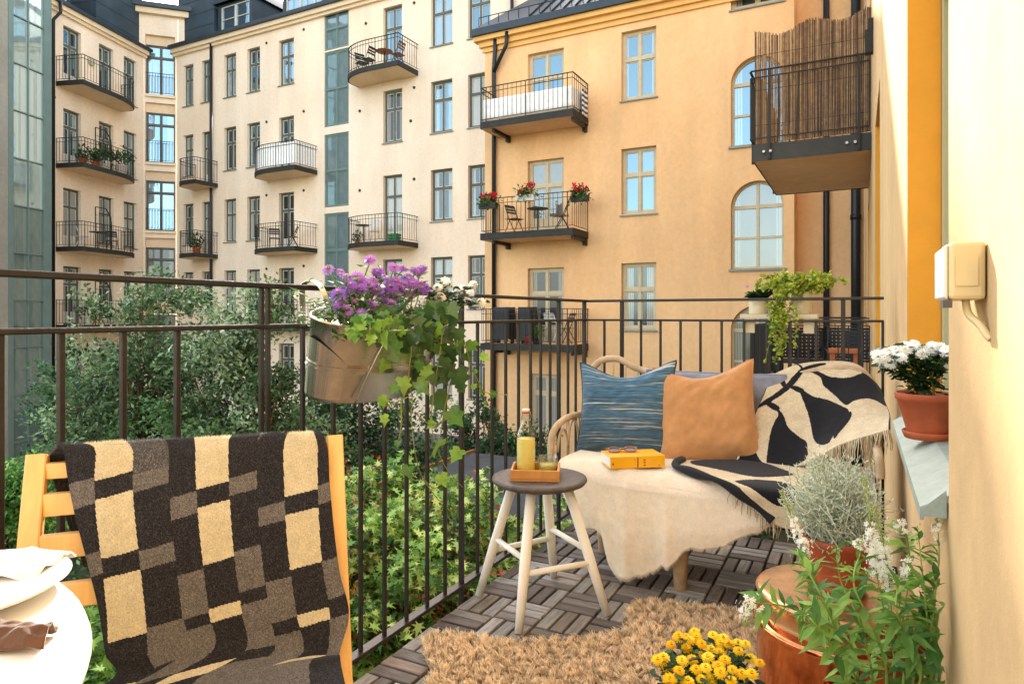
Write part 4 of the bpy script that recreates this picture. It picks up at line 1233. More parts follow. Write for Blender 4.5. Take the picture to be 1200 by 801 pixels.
# ---------------- leaf throw over the right end of the sofa
W1 = [[(900, 452, 3.13), (935, 440, 3.14), (985, 436, 3.14), (1012, 442, 3.13), (1030, 462, 3.11)],
      [(905, 440, 3.08), (938, 427, 3.09), (985, 424, 3.09), (1010, 431, 3.08), (1031, 455, 3.05)],
      [(898, 455, 2.99), (935, 450, 3.0), (980, 447, 3.0), (1012, 452, 2.98), (1037, 472, 2.93)],
      [(886, 483, 2.91), (925, 480, 2.91), (965, 480, 2.90), (1003, 478, 2.86), (1043, 486, 2.81)],
      [(873, 513, 2.82), (912, 512, 2.82), (950, 513, 2.81), (989, 505, 2.76), (1043, 495, 2.70)],
      [(861, 541, 2.74), (901, 543, 2.73), (939, 545, 2.70), (985, 521, 2.66), (1043, 503, 2.63)]]
ctl = [[atY(*p) for p in r] for r in W1]
WU, WV = 240, 280
T1 = patch(ctl, WU, WV)
for i in range(WU):
    for j in range(WV):
        u, v = i / WU, j / WV
        T1[i, j, 1] += .010 * mnoise.noise((u * 3, v * 4, 1.3)) + .005 * mnoise.noise((u * 8, v * 9, 7))
T1[:, :, 0] = np.minimum(T1[:, :, 0], .118)
ZS = .424
seatc = [[atZ(800, 540, ZS), atZ(862, 539, ZS), atZ(915, 543, ZS), atZ(985, 547, ZS)],
         [atZ(791, 547, ZS + .006), atZ(856, 546, ZS), atZ(913, 551, ZS), atZ(988, 556, ZS)],
         [atZ(812, 555, ZS + .004), atZ(858, 557, ZS), atZ(914, 560, ZS), atZ(990, 566, ZS)],
         [atY(846, 567, 2.335), atY(874, 570, 2.335), atY(921, 576, 2.345), atY(992, 584, 2.38)],
         [atY(880, 590, 2.33), atY(895, 594, 2.33), atY(930, 601, 2.335), atY(994, 612, 2.375)],
         [atY(906, 612, 2.33), atY(916, 617, 2.33), atY(938, 622, 2.335), atY(996, 636, 2.37)]]
T2 = patch(seatc, 120, 130)
CREAMW, DARKW = np.array(srgb('#cdbb9a')), np.array(srgb('#1c1c1f'))
LEAFP = [[(0.573, 0.0), (0.541, 0.0), (0.495, 0.069), (0.454, 0.123), (0.391, 0.169), (0.332, 0.204), (0.273, 0.262), (0.246, 0.331), (0.232, 0.396), (0.259, 0.404), (0.282, 0.335), (0.318, 0.273), (0.391, 0.231), (0.445, 0.196), (0.491, 0.15), (0.541, 0.088)],
         [(0.182, 0.215), (0.191, 0.231), (0.291, 0.281), (0.309, 0.273)], [(0.241, 0.05), (0.246, 0.085), (0.4, 0.175), (0.413, 0.15)],
         [(0.53, 0.055), (0.53, 0.104), (0.577, 0.178), (0.605, 0.165)], [(0.427, 0.2), (0.415, 0.235), (0.455, 0.304), (0.485, 0.296)],
         [(0.285, 0.26), (0.314, 0.362), (0.332, 0.392), (0.368, 0.469), (0.359, 0.615), (0.269, 0.773), (0.187, 0.881), (0.255, 1.0), (0.459, 1.0), (0.486, 0.854), (0.541, 0.723), (0.577, 0.669), (0.523, 0.569), (0.441, 0.431), (0.354, 0.377)],
         [(0.45, 0.281), (0.509, 0.385), (0.536, 0.508), (0.582, 0.635), (0.632, 0.715), (0.728, 0.712), (0.841, 0.688), (0.895, 0.662), (0.836, 0.554), (0.7, 0.454), (0.591, 0.369), (0.514, 0.308)],
         [(0.632, 0.731), (0.696, 0.756), (0.795, 0.733), (0.868, 0.706), (0.8, 0.685), (0.719, 0.695), (0.655, 0.7)],
         [(0.573, 0.15), (0.637, 0.223), (0.728, 0.296), (0.795, 0.412), (0.841, 0.492), (0.954, 0.527), (1.01, 0.404), (1.01, 0.269), (1.01, 0.238), (0.818, 0.196), (0.719, 0.181), (0.637, 0.188)],
         [(0.773, -0.02), (0.831, 0.077), (0.945, 0.169), (1.01, 0.196), (1.01, 0.0), (0.95, 0.035), (0.863, -0.02)],
         [(0.182, 0.485), (0.182, 0.662), (0.187, 0.827), (0.15, 0.781), (0.13, 0.608)],
         [(0.0, 0.1), (0.0, 0.9), (0.1, 0.8), (0.14, 0.45), (0.08, 0.2)]]
SEATP = [[(0.544, 0.27), (0.47, 0.506), (0.49, 0.683), (0.594, 0.76), (0.7, 0.72), (0.738, 0.639), (0.75, 0.556), (0.713, 0.478), (0.625, 0.38)],
         [(.02, .1), (.02, .5), (.3, .75), (.42, .5), (.25, .2)]]


def wool_mat(name):
    m = mat(name, '#888888', .95, attr=True, var=.22, vscale=190, bump=.5, bscale=320, bdist=.003, sheen=.08, spec=.15, var2=(28, .14))
    return m


def smooth_poly(p, k=7):
    q = np.array(p + [p[0], p[1], p[2]]); n = len(p); out_ = []
    for i in range(n):
        a, b, c, d = q[i - 1] if i else q[n - 1], q[i], q[i + 1], q[i + 2]
        for t in np.linspace(0, 1, k, endpoint=False):
            out_.append(tuple(.5 * ((2 * b) + (-a + c) * t + (2 * a - 5 * b + 4 * c - d) * t * t + (-a + 3 * b - 3 * c + d) * t ** 3)))
    return out_


LEAFP = [smooth_poly(p) for p in LEAFP]; SEATP = [smooth_poly(p) for p in SEATP]
M_wool = wool_mat('wool_throw')
tb_ = MB()
def colA(i, j):
    if j < .012 or j > .99: return tuple(DARKW * 1.3)
    u, v = i, j
    wob = .003 * mnoise.noise((u * 30, v * 30, 0))
    return tuple(DARKW if any(inpoly(u + wob, v + wob, p) for p in LEAFP) else CREAMW)
tb_.grid(T1, colf=colA)
def colB(i, j):
    if i > .0 and j < .045: return tuple(DARKW * 1.5)
    return tuple(DARKW if any(inpoly(i, j, p) for p in SEATP) else CREAMW)
tb_.grid(T2, colf=colB)
# rolled front fold of the throw
edge = [tuple(T2[i, 0] + np.array((0, 0, .006))) for i in range(0, 120, 3)]
tb_.tube(edge, [.011 + .004 * math.sin(k * .5) for k in range(len(edge))], 8, col=tuple(DARKW * 1.6))
throw1 = tb_.build('throw', M_wool, None, origin=(-.15, 2.8, .47), solid=.007)
tag(throw1, 'fringed cream wool throw with large black leaves over the right sofa end', 'throw')
fr_ = MB()
def fringe(pts, L, n, drop=(0, 0, -1), sway=.012, cols=('#b8a684', '#9c8b6e', '#d2c3a3')):
    for k in range(n):
        t = (k + RR.uniform(-.3, .3)) / (n - 1) * (len(pts) - 1); t = min(max(t, 0), len(pts) - 1.001); a = int(t)
        p = Vector(pts[a]).lerp(Vector(pts[a + 1]), t - a)
        l = L * RR.uniform(.75, 1.1); s1, s2 = RR.uniform(-sway, sway), RR.uniform(-sway, sway)
        q = [p, p + Vector(drop) * l * .35 + Vector((s1 * .4, s2 * .4, 0)), p + Vector(drop) * l * .7 + Vector((s1, s2 * .6, 0)), p + Vector(drop) * l + Vector((s1 * .7, s2, 0))]
        fr_.tube(q, [.0022, .0018, .0016, .0009], 5, col=srgb(RR.choice(cols)))
bot = [T1[-1, j] for j in range(168, WV)]
fringe(bot, .075, 60)
fr_.build('fringe', mat('wool_fringe', '#b8a684', .9, attr=True, var=.2, vscale=60), throw1); fr_ = MB()
fringe([T2[i, 0] for i in range(78, 120)] + [T2[-1, j] for j in range(0, 90, 9)], .05, 26)
fr_.build('fringe', mat('wool_fringe', '#b8a684', .9, attr=True, var=.2, vscale=60), throw1)

# ---------------- folding chair and checked throw
M_chair = mat('honey_pine', '#eebf7a', .45, var=.16, vscale=6, stretch=(5, 5, .6), bump=.1, bscale=30, bdist=.002, var2=(40, .06))
TL, TR = Vector((-1.134, .578, .767)), Vector((-.838, .917, .767))
e_ = (TR - TL); e_.z = 0; e_.normalize(); f_ = Vector((e_.y, -e_.x, 0))
chair = thing('folding_chair', 'honey coloured wooden folding chair standing at the white table under a checked throw', 'chair', (-.9, .6, 0))
LEAN = .33
def back_at(s, z, off=0.0):
    return TL + e_ * s + f_ * (LEAN * (.767 - z) + off) + Vector((0, 0, z - .767))
Wd = (TR - TL).length
for s0 in (0.0, Wd):
    m = MB(); up = f_ + Vector((0, 0, LEAN))
    m.bar(back_at(s0, .78), back_at(s0, .40), .028, .024, up=up, ch=.002)
    p = back_at(s0, .40); m.bar(p, p + f_ * .30 + Vector((0, 0, -.40)), .028, .022, up=up, ch=.002)
    m.build('leg', M_chair, chair)
    m = MB(); q0 = back_at(s0 + (.028 if s0 == 0 else -.028), .44) + f_ * .36; m.bar(q0, back_at(s0 + (.028 if s0 == 0 else -.028), .0) - f_ * .28 + Vector((0, 0, .01)), .034, .02, up=up, ch=.002)
    m.build('leg', M_chair, chair)
for z, h in ((.756, .024), (.707, .034), (.648, .036), (.58, .036)):
    m = MB(); m.bar(back_at(.0145, z), back_at(Wd - .0145, z), .016, h, ch=.0015); m.build('back_slat', M_chair, chair)
for k in range(6):
    m = MB(); o = f_ * (.01 + k * .062) + Vector((0, 0, 0))
    p = back_at(.035, .43) + o; q = back_at(Wd - .035, .43) + o
    m.bar(p, q, .05, .016, ch=.0015); m.build('seat_slat', M_chair, chair)
# throw: rows given by height in the cloth (pattern units), left and right edge
YZ = [-330, -70, 38, 62, 170, 300, 440, 580, 700, 790, 905, 1030]
Zr = {}
rows = []
lefte = [(50, 197), (90, 198), (260, 232), (480, 290), (620, 320), (800, 347), (1100, 380)]
righte = [(50, 1020), (250, 1032), (480, 1062), (600, 1092), (790, 1126), (1100, 1160)]
for yz in YZ:
    row = []
    for k in range(7):
        u = k / 6
        if yz <= 38:
            s = -.016 + u * (Wd + .0) + (.03 if k == 0 else 0) - (.022 if k == 6 else 0)
            if yz == 38: p = TL + e_ * (s + .01) + Vector((0, 0, .0215)) + f_ * .002
            elif yz == -70: p = back_at(s, .75, -.024)
            else: p = back_at(s + .03 * (1 - u) + .02, .60 - .03 * u, -.05)
        elif yz > 850:
            base = back_at(-.01 + u * (Wd + .0), .452, .03); p = base + f_ * (.05 + (yz - 905) / 125 * .13); p.z = .452 - (0.01 if yz > 1000 else 0)
        else:
            xl = np.interp(yz, [a for a, b in lefte], [b for a, b in lefte]); xr = np.interp(yz, [a for a, b in righte], [b for a, b in righte])
            px = (xl + (xr - xl) * u) / 2.662; py = 500 + (yz + (12 if yz < 100 else 0) * (1 - u) ** 2) / 2.662
            d = 1.045 + (1.175 - 1.045) * u
            a = _ray(px, py)
            # plane of the leaning back, 22 mm proud of the slats
            nrm = (f_ + Vector((0, 0, LEAN))).normalized(); o0 = back_at(0, .767, .022 + .012 * (yz - 60) / 700)
            dv = Vector(a); tt = (o0 - Vector((0, 0, CAMH))).dot(nrm) / dv.dot(nrm); p = Vector((0, 0, CAMH)) + dv * tt
            if p.z < .455: p = back_at(-.01 + u * Wd, .46, .03) + f_ * .01 * (yz - 560) / 100
        row.append(p)
    rows.append(row)
NU_, NV_ = 430, 300
TC = patch(rows, NU_, NV_)
for i in range(NU_):
    for j in range(NV_):
        u, v = i / NU_, j / NV_
        w = .0042 * mnoise.noise((u * 5, v * 5, 3)) + .0018 * mnoise.noise((u * 14, v * 12, 8))
        w += .009 * max(0, u - .35) * math.sin(v * 9 + 2 * mnoise.noise((u * 2, v * 2, 5)))
        TC[i, j] += np.array(f_) * w
        if i < NU_ * .24: TC[i, j, 2] += .004 * mnoise.noise((v * 6, 2, 2))
yzg = catmull(np.array(YZ, float), NU_)
CC = {'c': srgb('#c9bd9e'), 'd': srgb('#252427'), 'g': srgb('#66625f'), 'k': srgb('#4b4a4b')}
cols = [(.127, [(-400, 'k'), (172, 'd'), (252, 'g'), (400, 'd'), (470, 'g'), (900, 'd')]),
        (.263, [(-150, 'k'), (152, 'c'), (212, 'd'), (395, 'c'), (458, 'd'), (655, 'c'), (800, 'd'), (838, 'c'), (1000, 'g')]),
        (.40, [(-100, 'k'), (135, 'k'), (190, 'g'), (372, 'd'), (430, 'g'), (610, 'd'), (735, 'g'), (775, 'd'), (900, 'g')]),
        (.503, [(212, 'd'), (280, 'g'), (452, 'd'), (590, 'g'), (625, 'd'), (760, 'g'), (1000, 'd')]),
        (.627, [(-100, 'd'), (182, 'c'), (240, 'd'), (418, 'c'), (555, 'd'), (597, 'c'), (738, 'd'), (780, 'c'), (1100, 'd')]),
        (.733, [(148, 'd'), (205, 'g'), (378, 'd'), (505, 'g'), (545, 'd'), (690, 'g'), (730, 'd'), (900, 'g')]),
        (.836, [(40, 'k'), (242, 'd'), (300, 'g'), (475, 'd'), (600, 'g'), (640, 'd'), (780, 'g')]),
        (.95, [(-100, 'd'), (206, 'c'), (262, 'd'), (432, 'c'), (572, 'd'), (608, 'c'), (724, 'd'), (765, 'c'), (1000, 'g')]),
        (9, [(178, 'd'), (236, 'g'), (412, 'd'), (530, 'g'), (590, 'd'), (720, 'g'), (900, 'd')])]
cb = [0] + [c[0] for c in cols]


def checker(i, j):
    yz = np.interp(i * (NU_ - 1), np.arange(NU_), yzg); u = j
    u += max(0, yz - 50) / 570 * (.095 - .06 * u)
    ci = next(k for k, c in enumerate(cols) if u < c[0])
    um = (cb[ci] + min(cb[ci + 1], 1.0)) / 2
    y = yz + (u - um) * 230 + 2 * mnoise.noise((u * 40, yz * .05, 0))
    c = 'd'
    for yy, q in cols[ci][1]:
        c = q
        if y < yy: break
    b = np.array(CC[c])
    if c == 'g': b = b * (1.18 if (int(yz / 3.6) + int(u * 240)) % 2 else .84)
    elif c in 'dk': b = b * (1.25 if (int(yz / 3.6) + int(u * 240)) % 3 == 0 else .92) * RR.choice((.75, .85, .95, 1.05, 1.2, 2.2)) + RR.choice((0, 0, 0, .012))
    if c == 'g': b = b * RR.choice((.7, .9, 1.1, 1.35))
    if c == 'c': b = b * RR.uniform(.9, 1.05)
    return tuple(b)


tb_ = MB(); tb_.grid(TC, colf=checker)
M_wool2 = mat('checked_wool', '#888888', .95, attr=True, var=.28, vscale=420, bump=.6, bscale=420, bdist=.003, sheen=.08, spec=.12, var2=(60, .12))
tc_o = tb_.build('throw', M_wool2, None, origin=(-.98, .76, .77), solid=.006)
tag(tc_o, 'black, brown and cream checked wool throw hung over the back of the folding chair', 'throw')
V, Fc, C = [], [], []
for i in range(9000):   # wool nap standing up along the top edge and sides
    a = int(NU_ * RR.uniform(.10, .24)); b = RR.randrange(NV_ - 1)
    p = TC[a, b]; L = RR.uniform(.002, .006); dv = np.array((RR.gauss(0, .5), RR.gauss(0, .5), 1)); q = p + dv / np.linalg.norm(dv) * L + np.array((0, 0, .003))
    n0 = len(V); w = .00035
    V += [tuple(p + np.array((-w, 0, .002))), tuple(p + np.array((w, 0, .002))), tuple(q)]; Fc.append((n0, n0 + 1, n0 + 2)); C.append(np.array(checker(a / NU_, b / NV_)) * 1.6 + .03)
np_mesh('wool_nap', V, Fc, C, mat('wool_nap', '#888888', .9, attr=True, trans=.3), tc_o)

# ---------------- round white table, setting on it
M_white = mat('white_lacquer', '#e6e2da', .35, var=.05, vscale=4)
tcx = Vector((-.872, -.012, 0))
table = thing('table', 'round white table at the lower left with napkin and plate on it', 'table', tcx)
m = MB(); m.lathe([(0, .672), (.43, .672), (.447, .68), (.45, .69), (.447, .699), (.44, .702), (0, .703)], tcx, 96); m.build('tabletop', M_white, table)
m = MB(); m.lathe([(0, .0), (.2, .0), (.2, .012), (.05, .03), (.03, .06), (.03, .671), (0, .671)], tcx, 32); m.build('pedestal', M_white, table)
M_porc = mat('white_porcelain', '#e9e6df', .15, var=.04, vscale=10)
pc = atZ(-62, 705, .7035)
pl_ = MB(); pl_.lathe([(0, 0), (.06, 0), (.065, .004), (.105, .014), (.108, .016), (.104, .018), (.066, .009), (0, .007)], pc, 48)
tag(pl_.build('plate', M_porc, None, origin=pc), 'white porcelain plate at the left edge of the round table', 'plate')
n_ = 70; G = np.zeros((n_, n_, 3))
n0 = atZ(18, 668, .709); du, dv_ = Vector((.8, .45, 0)).normalized(), Vector((-.45, .8, 0)).normalized()
for i in range(n_):
    for j in range(n_):
        u, v = i / (n_ - 1) - .5, j / (n_ - 1) - .5
        z = .006 + .012 * max(0, 1 - (abs(v) * 2.2) ** 2) * (1 - .6 * abs(u)) + .007 * mnoise.noise((u * 4, v * 5, 2)) + .003 * math.sin(v * 22 + 3 * u) * (1 - abs(u))
        q = n0 + du * (u * .105 * (1 - .3 * abs(v))) + dv_ * (v * .075) + Vector((0, 0, max(z, .002)))
        G[i, j] = q
nb = MB(); nb.grid(G)
tag(nb.build('napkin', cloth_mat('white_linen', '#e5e0d8', .06, 40, bump=.2), None, origin=n0, solid=.003), 'crumpled white linen napkin lying on the round table', 'napkin')
kc = atZ(10, 752, .7035)  # stand-in sheet: shadow under the cloth fold, put into its brown colour
G2 = np.zeros((40, 40, 3))
for i in range(40):
    for j in range(40):
        u, v = i / 39 - .5, j / 39 - .5
        z = .003 + .014 * max(0, 1 - (abs(v + .15 * math.sin(u * 5)) * 2.6) ** 2) + .004 * mnoise.noise((u * 6, v * 6, 4))
        q = kc + Vector((.85, .5, 0)).normalized() * (u * .075 * (1 - .3 * v)) + Vector((-.5, .85, 0)).normalized() * (v * .04) + Vector((0, 0, max(z, .0015))); G2[i, j] = q
nb = MB(); nb.grid(G2)
tag(nb.build('napkin', cloth_mat('shadow_brown_cloth', '#5a3c28', .25, 40, bump=.3), None, origin=kc, solid=.002), 'small brown cloth standing in for the shadow under the white fold at the left edge of the white table', 'napkin')

# ---------------- shaggy rug
out = [(-1.162, 1.655), (-1.165, 1.70), (-1.10, 1.735), (-1.026, 1.747), (-.95, 1.76), (-.874, 1.79), (-.80, 1.85), (-.727, 1.902), (-.66, 1.96), (-.645, 2.02), (-.665, 2.12), (-.666, 2.184), (-.641, 2.245), (-.55, 2.262), (-.445, 2.275),
       (-.36, 2.30), (-.25, 2.32), (-.12, 2.3), (-.06, 2.2), (-.06, 1.6), (-.12, 1.2), (-.3, 1.0), (-.6, .98), (-.85, 1.08), (-.98, 1.28), (-.985, 1.42), (-1.03, 1.52), (-1.10, 1.58)]
rug = MB(); rug.prism(out, (1, 0, 0), (0, 1, 0), (0, 0, .003), (0, 0, .010))
ru = rug.build('rug', mat('rug_backing', '#a5805a', .95, var=.3, vscale=40), None, origin=(-.6, 1.7, 0)); tag(ru, 'light brown shaggy sheepskin rug on the wooden balcony floor', 'rug')
clumps = []
while len(clumps) < 8000:
    x, y = RR.uniform(-1.2, 0), RR.uniform(.95, 2.4)
    if inpoly(x, y, out): clumps.append((x, y, RR.uniform(.65, 1.15), RR.uniform(-.5, .5), RR.uniform(-.5, .3)))
clumps = np.array(clumps)
NS = 130000
pts = []
while len(pts) < NS:
    xs, ys_ = NR.uniform(-1.2, 0, 4000), NR.uniform(1.0, 2.4, 4000)
    for x, y in zip(xs, ys_):
        if inpoly(x, y, out): pts.append((x, y))
pts = np.array(pts[:NS])
# nearest clump through a coarse bin search
from mathutils.kdtree import KDTree
kd = KDTree(len(clumps))
for i, c in enumerate(clumps): kd.insert((c[0], c[1], 0), i)
kd.balance()
ci = np.array([kd.find((p[0], p[1], 0))[1] for p in pts])
cl = clumps[ci]
hgt = .028 * cl[:, 2] * NR.uniform(.75, 1.1, NS)
tipx = pts[:, 0] + (cl[:, 0] - pts[:, 0]) * .42 + cl[:, 3] * .036 + NR.normal(0, .005, NS)
tipy = pts[:, 1] + (cl[:, 1] - pts[:, 1]) * .42 + cl[:, 4] * .036 - .006 + NR.normal(0, .005, NS)
B = np.stack([pts[:, 0], pts[:, 1], np.full(NS, .011)], 1)
Tp = np.stack([tipx, tipy, .012 + hgt], 1)
Md = (B + Tp) / 2 + np.stack([(pts[:, 0] - cl[:, 0]) * .35, (pts[:, 1] - cl[:, 1]) * .35, hgt * .12], 1)
ang = NR.uniform(0, PI, NS); wv = np.stack([np.cos(ang), np.sin(ang), np.zeros(NS)], 1)
V = np.stack([B - wv * .0011, B + wv * .0011, Md + wv * .0011, Md - wv * .0011, Tp + wv * .0004, Tp - wv * .0004], 1).reshape(-1, 3)
ix = np.arange(NS)[:, None] * 6
F = np.concatenate([ix + np.array([[0, 1, 2, 3]]), ix + np.array([[3, 2, 4, 5]])])
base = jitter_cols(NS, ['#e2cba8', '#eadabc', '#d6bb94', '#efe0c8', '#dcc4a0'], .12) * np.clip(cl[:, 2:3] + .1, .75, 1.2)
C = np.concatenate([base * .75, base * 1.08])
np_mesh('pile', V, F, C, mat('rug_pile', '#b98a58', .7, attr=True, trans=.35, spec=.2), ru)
# ================================================================== plants and pots on the balcony
M_leaf = mat('leaf', '#3c5a24', .55, attr=True, trans=.34, spec=.28, var=.18, vscale=40)
M_leafgloss = mat('leaf_glossy', '#3c5a24', .32, attr=True, trans=.22, spec=.5, var=.2, vscale=30)
M_petal = mat('petal', '#9a6bc0', .6, attr=True, trans=.3, spec=.3)
M_stem = mat('green_stem', '#5b6e34', .6, var=.25, vscale=30)
M_terra = mat('terracotta', '#b2552f', .75, var=.25, vscale=9, bump=.2, bscale=60, bdist=.002, var2=(26, .14))
M_soil = mat('soil', '#2b2119', .95, var=.5, vscale=60, bump=1.0, bscale=80, bdist=.01)


def head_mesh(name, layers, colfn, center=None):
    """flower head of layered petals; layers = (count, r_in, r_out, z_in, z_out, width)"""
    b = MB()
    for li, (n, r0, r1, z0, z1, w) in enumerate(layers):
        for k in range(n):
            a = 2 * PI * (k + .5 * (li % 2)) / n + RR.uniform(-.1, .1); ca, sa = math.cos(a), math.sin(a)
            rr, zz_ = r1 * RR.uniform(.88, 1.06), z1 + RR.uniform(-.0012, .0012); rm, zm = (r0 + rr) / 2, (z0 + zz_) / 2 + .0008
            def p(r, z, s): return (r * ca - s * sa, r * sa + s * ca, z)
            b.add([p(r0, z0, -w * .3), p(r0, z0, w * .3), p(rm, zm, w * .55), p(rr, zz_, w * .25), p(rr, zz_, -w * .25), p(rm, zm, -w * .55)], [(0, 1, 2, 5), (5, 2, 3, 4)],
                  col=colfn(li))
    if center:
        b.lathe([(.0, .0035), (center[0] * .7, .003), (center[0], .0)], (0, 0, center[1]), 10, col=center[2])
    me = b.build(name, M_petal); m = me.data; bpy.data.objects.remove(me); return m


def jc(h, a=.18):
    c = np.array(srgb(h)); return lambda li: tuple(np.clip(c * (1 + .10 * li) * RR.uniform(1 - a, 1 + a), 0, 1))


def place_flower(par, me, pos, nrm, s, name='flower'):
    o = bpy.data.objects.new(name, me); COL.objects.link(o); o.parent = par
    o.location = Vector(pos) - ORIG[par.name]
    q = Vector(nrm).to_track_quat('Z', 'Y'); o.rotation_mode = 'QUATERNION'
    o.rotation_quaternion = q @ Matrix.Rotation(RR.uniform(0, 6), 3, 'Z').to_quaternion(); o.scale = (s, s, s)
    return o


TOCAM = Vector((0, 0, 1.0))


def fnorm(pos, up=.8, jit=.35):
    d = (TOCAM - Vector(pos)).normalized()
    return (d + Vector((0, 0, up)) + Vector((RR.gauss(0, jit), RR.gauss(0, jit), RR.gauss(0, jit * .5)))).normalized()


ASTER = [head_mesh('aster_head', [(26, .002, .0138, .000, -.0008, .0020), (24, .002, .0122, .0015, .0022, .0020), (18, .0015, .009, .003, .004, .0018), (10, .001, .006, .004, .0058, .0016)], jc(h), (.0022, .006, srgb('#d8b27a'))) for h in ('#a86fca', '#9562c4', '#b67ccf')]
MUMW = [head_mesh('mum_head', [(20, .002, .014, .000, .001, .0034), (18, .002, .012, .003, .005, .0034), (14, .0015, .009, .006, .009, .003), (9, .001, .0055, .009, .0125, .0028)], jc(h, .04), (.002, .008, srgb('#f0e8b8'))) for h in ('#fbf9f2', '#f6f2e4')]
MUMY = [head_mesh('mum_head', [(20, .002, .0135, .000, .0008, .0036), (18, .002, .0118, .002, .004, .0036), (14, .0015, .009, .0045, .007, .0032), (9, .001, .005, .007, .010, .003)], jc(h, .08), (.0035, .006, srgb('#e09a14'))) for h in ('#f6cc1a', '#f4c010', '#f8d836')]

# ---------------- zinc tub on the railing
M_zinc = mat('zinc_sheet', '#cfcbc2', .26, 1.0, var=.2, vscale=5, bump=.08, bscale=14, bdist=.004, var2=(30, .1))
tubc = Vector((-1.118, 1.375, .815)); TILT = math.radians(21)
tub_piv = Vector((-1.118, 1.375, 1.0))


def tilt(mb):
    R_ = Matrix.Rotation(TILT, 3, 'Y')
    mb.v = [tuple(R_ @ (Vector(p) - tub_piv) + tub_piv + Vector((.036, 0, -.025))) for p in mb.v]
    return mb

tub = thing('planter', 'oval zinc tub planter hooked on the railing full of flowers and ivy', 'planter', tubc)
m = MB()
prof = [(0, 0), (.78, 0), (.80, .003), (.875, .080), (.905, .084), (.882, .090), (.91, .096), (.888, .102), (.892, .106), (.985, .196), (1.01, .199), (1.01, .204), (.985, .204), (.97, .196), (.93, .165), (0, .162)]
m.lathe(prof[:-2], tubc, 72, sx=.088, sy=.262); tilt(m).build('tub', M_zinc, tub)
m = MB(); m.lathe([(.93, .166), (.5, .176), (0, .172)], tubc, 40, sx=.088, sy=.262); tilt(m).build('soil', M_soil, tub)
m = MB()   # overlapping seam strip, end plates
for sy in (-1, 1):
    pts = []
    for z, w in ((.012, .05), (.11, .062), (.15, .06), (.165, .04), (.15, .02), (.17, .0)):
        pass
    y = sy * .262
    for k in range(28):
        t0, t1 = -1 + 2 * k / 28, -1 + 2 * (k + 1) / 28
        def pt(t, z):
            rr = .79 + .2 * z / .2; a = t * .75 + (PI / 2 if sy > 0 else -PI / 2)
            return tubc + Vector((.088 * (rr + .03) * math.cos(a), .262 * (rr + .012) * math.sin(a), z))
        zt0, zt1 = .155 - .05 * abs(t0) ** 2, .155 - .05 * abs(t1) ** 2
        m.add([pt(t0, .01), pt(t1, .01), pt(t1, zt1), pt(t0, zt0)], [(0, 1, 2, 3)], smooth=True)
    if sy < 0: tilt(m).build('end_plate', M_zinc, tub); m = MB()
sa_ = [tubc + Vector((.088 * (.79 + .2 * z / .2 + .012) * math.cos(.35), .262 * (.79 + .2 * z / .2 + .012) * math.sin(-.35 - .25 * (1 - z / .2)), z)) for z in np.linspace(.005, .19, 10)]
tilt(m).build('end_plate', M_zinc, tub); m = MB(); m.tube(sa_, .0018, 6); tilt(m).build('wire', M_zinc, tub)
for y in (1.265, 1.53):
    m = MB(); rail_z = 1.075
    pth = [(-1.165, y, .985), (-1.19, y, 1.05), (-1.21, y, 1.076), (-1.235, y, 1.085), (-1.26, y, 1.076), (-1.266, y, 1.05), (-1.262, y, .985)]
    c = catmull(pth, 26)
    for k in range(25): m.bar(c[k], c[k + 1], .02, .0018, up=(c[k + 1] - c[k])[[1, 0, 2]] * 0 + np.array([-(c[k + 1] - c[k])[2], 0, (c[k + 1] - c[k])[0]]) + 1e-6)
    m.build('hook', M_zinc, tub)

# ---------------- purple asters
aster = thing('aster_plant', 'purple flowering aster in the left half of the zinc tub', 'plant', (-1.11, 1.27, .98))
zl = [(188, 110), (395, 62), (238, 228), (245, 265), (225, 290), (300, 190), (275, 150), (330, 145), (345, 205), (392, 190), (458, 248), (497, 280), (390, 275), (450, 330), (375, 345), (272, 312), (322, 265), (435, 125), (465, 150), (510, 100), (555, 105), (615, 115), (652, 108), (575, 150), (525, 170), (545, 210), (580, 230), (610, 180), (640, 200), (680, 208), (495, 200), (520, 240), (560, 185), (248, 120), (310, 185), (425, 128), (485, 160), (535, 185), (630, 120), (600, 195), (505, 215), (660, 205), (290, 215), (350, 165), (410, 165), (430, 215), (590, 165), (480, 225), (415, 300), (650, 185), (350, 330), (300, 255)]
st = MB(); LB, LD, LN = [], [], []
for (x, y) in zl:
    px, py = 340 + x / 4.215, 290 + y / 4.215
    X = -1.06 - .07 * max(0, min(1, (330 - y) / 260)) + RR.uniform(-.02, .02)
    p = atX(px, py, X)
    big = 1.05 if y > 150 else .95
    if (x, y) in ((322, 265), (248, 120), (225, 290)): big = .6
    place_flower(aster, RR.choice(ASTER), p, fnorm(p, .75), big * RR.uniform(1.2, 1.42))
    root = Vector((-1.085 + RR.uniform(-.04, .04), 1.27 + (p.y - 1.3) * .55, .95))
    pts_ = [root, root.lerp(p, .5) + Vector((RR.uniform(-.015, .015), RR.uniform(-.015, .015), .012)), p - Vector((0, 0, .002))]
    c = catmull([tuple(q) for q in pts_], 8); st.tube(c.tolist(), [.0018] * 7 + [.0012], 5)
    for k in range(2, 8):
        for _ in range(2):
            a = RR.uniform(0, 2 * PI); LB.append(c[k]); LD.append((math.cos(a), math.sin(a), RR.uniform(-.1, .7))); LN.append((RR.gauss(0, .3), RR.gauss(0, .3), 1))
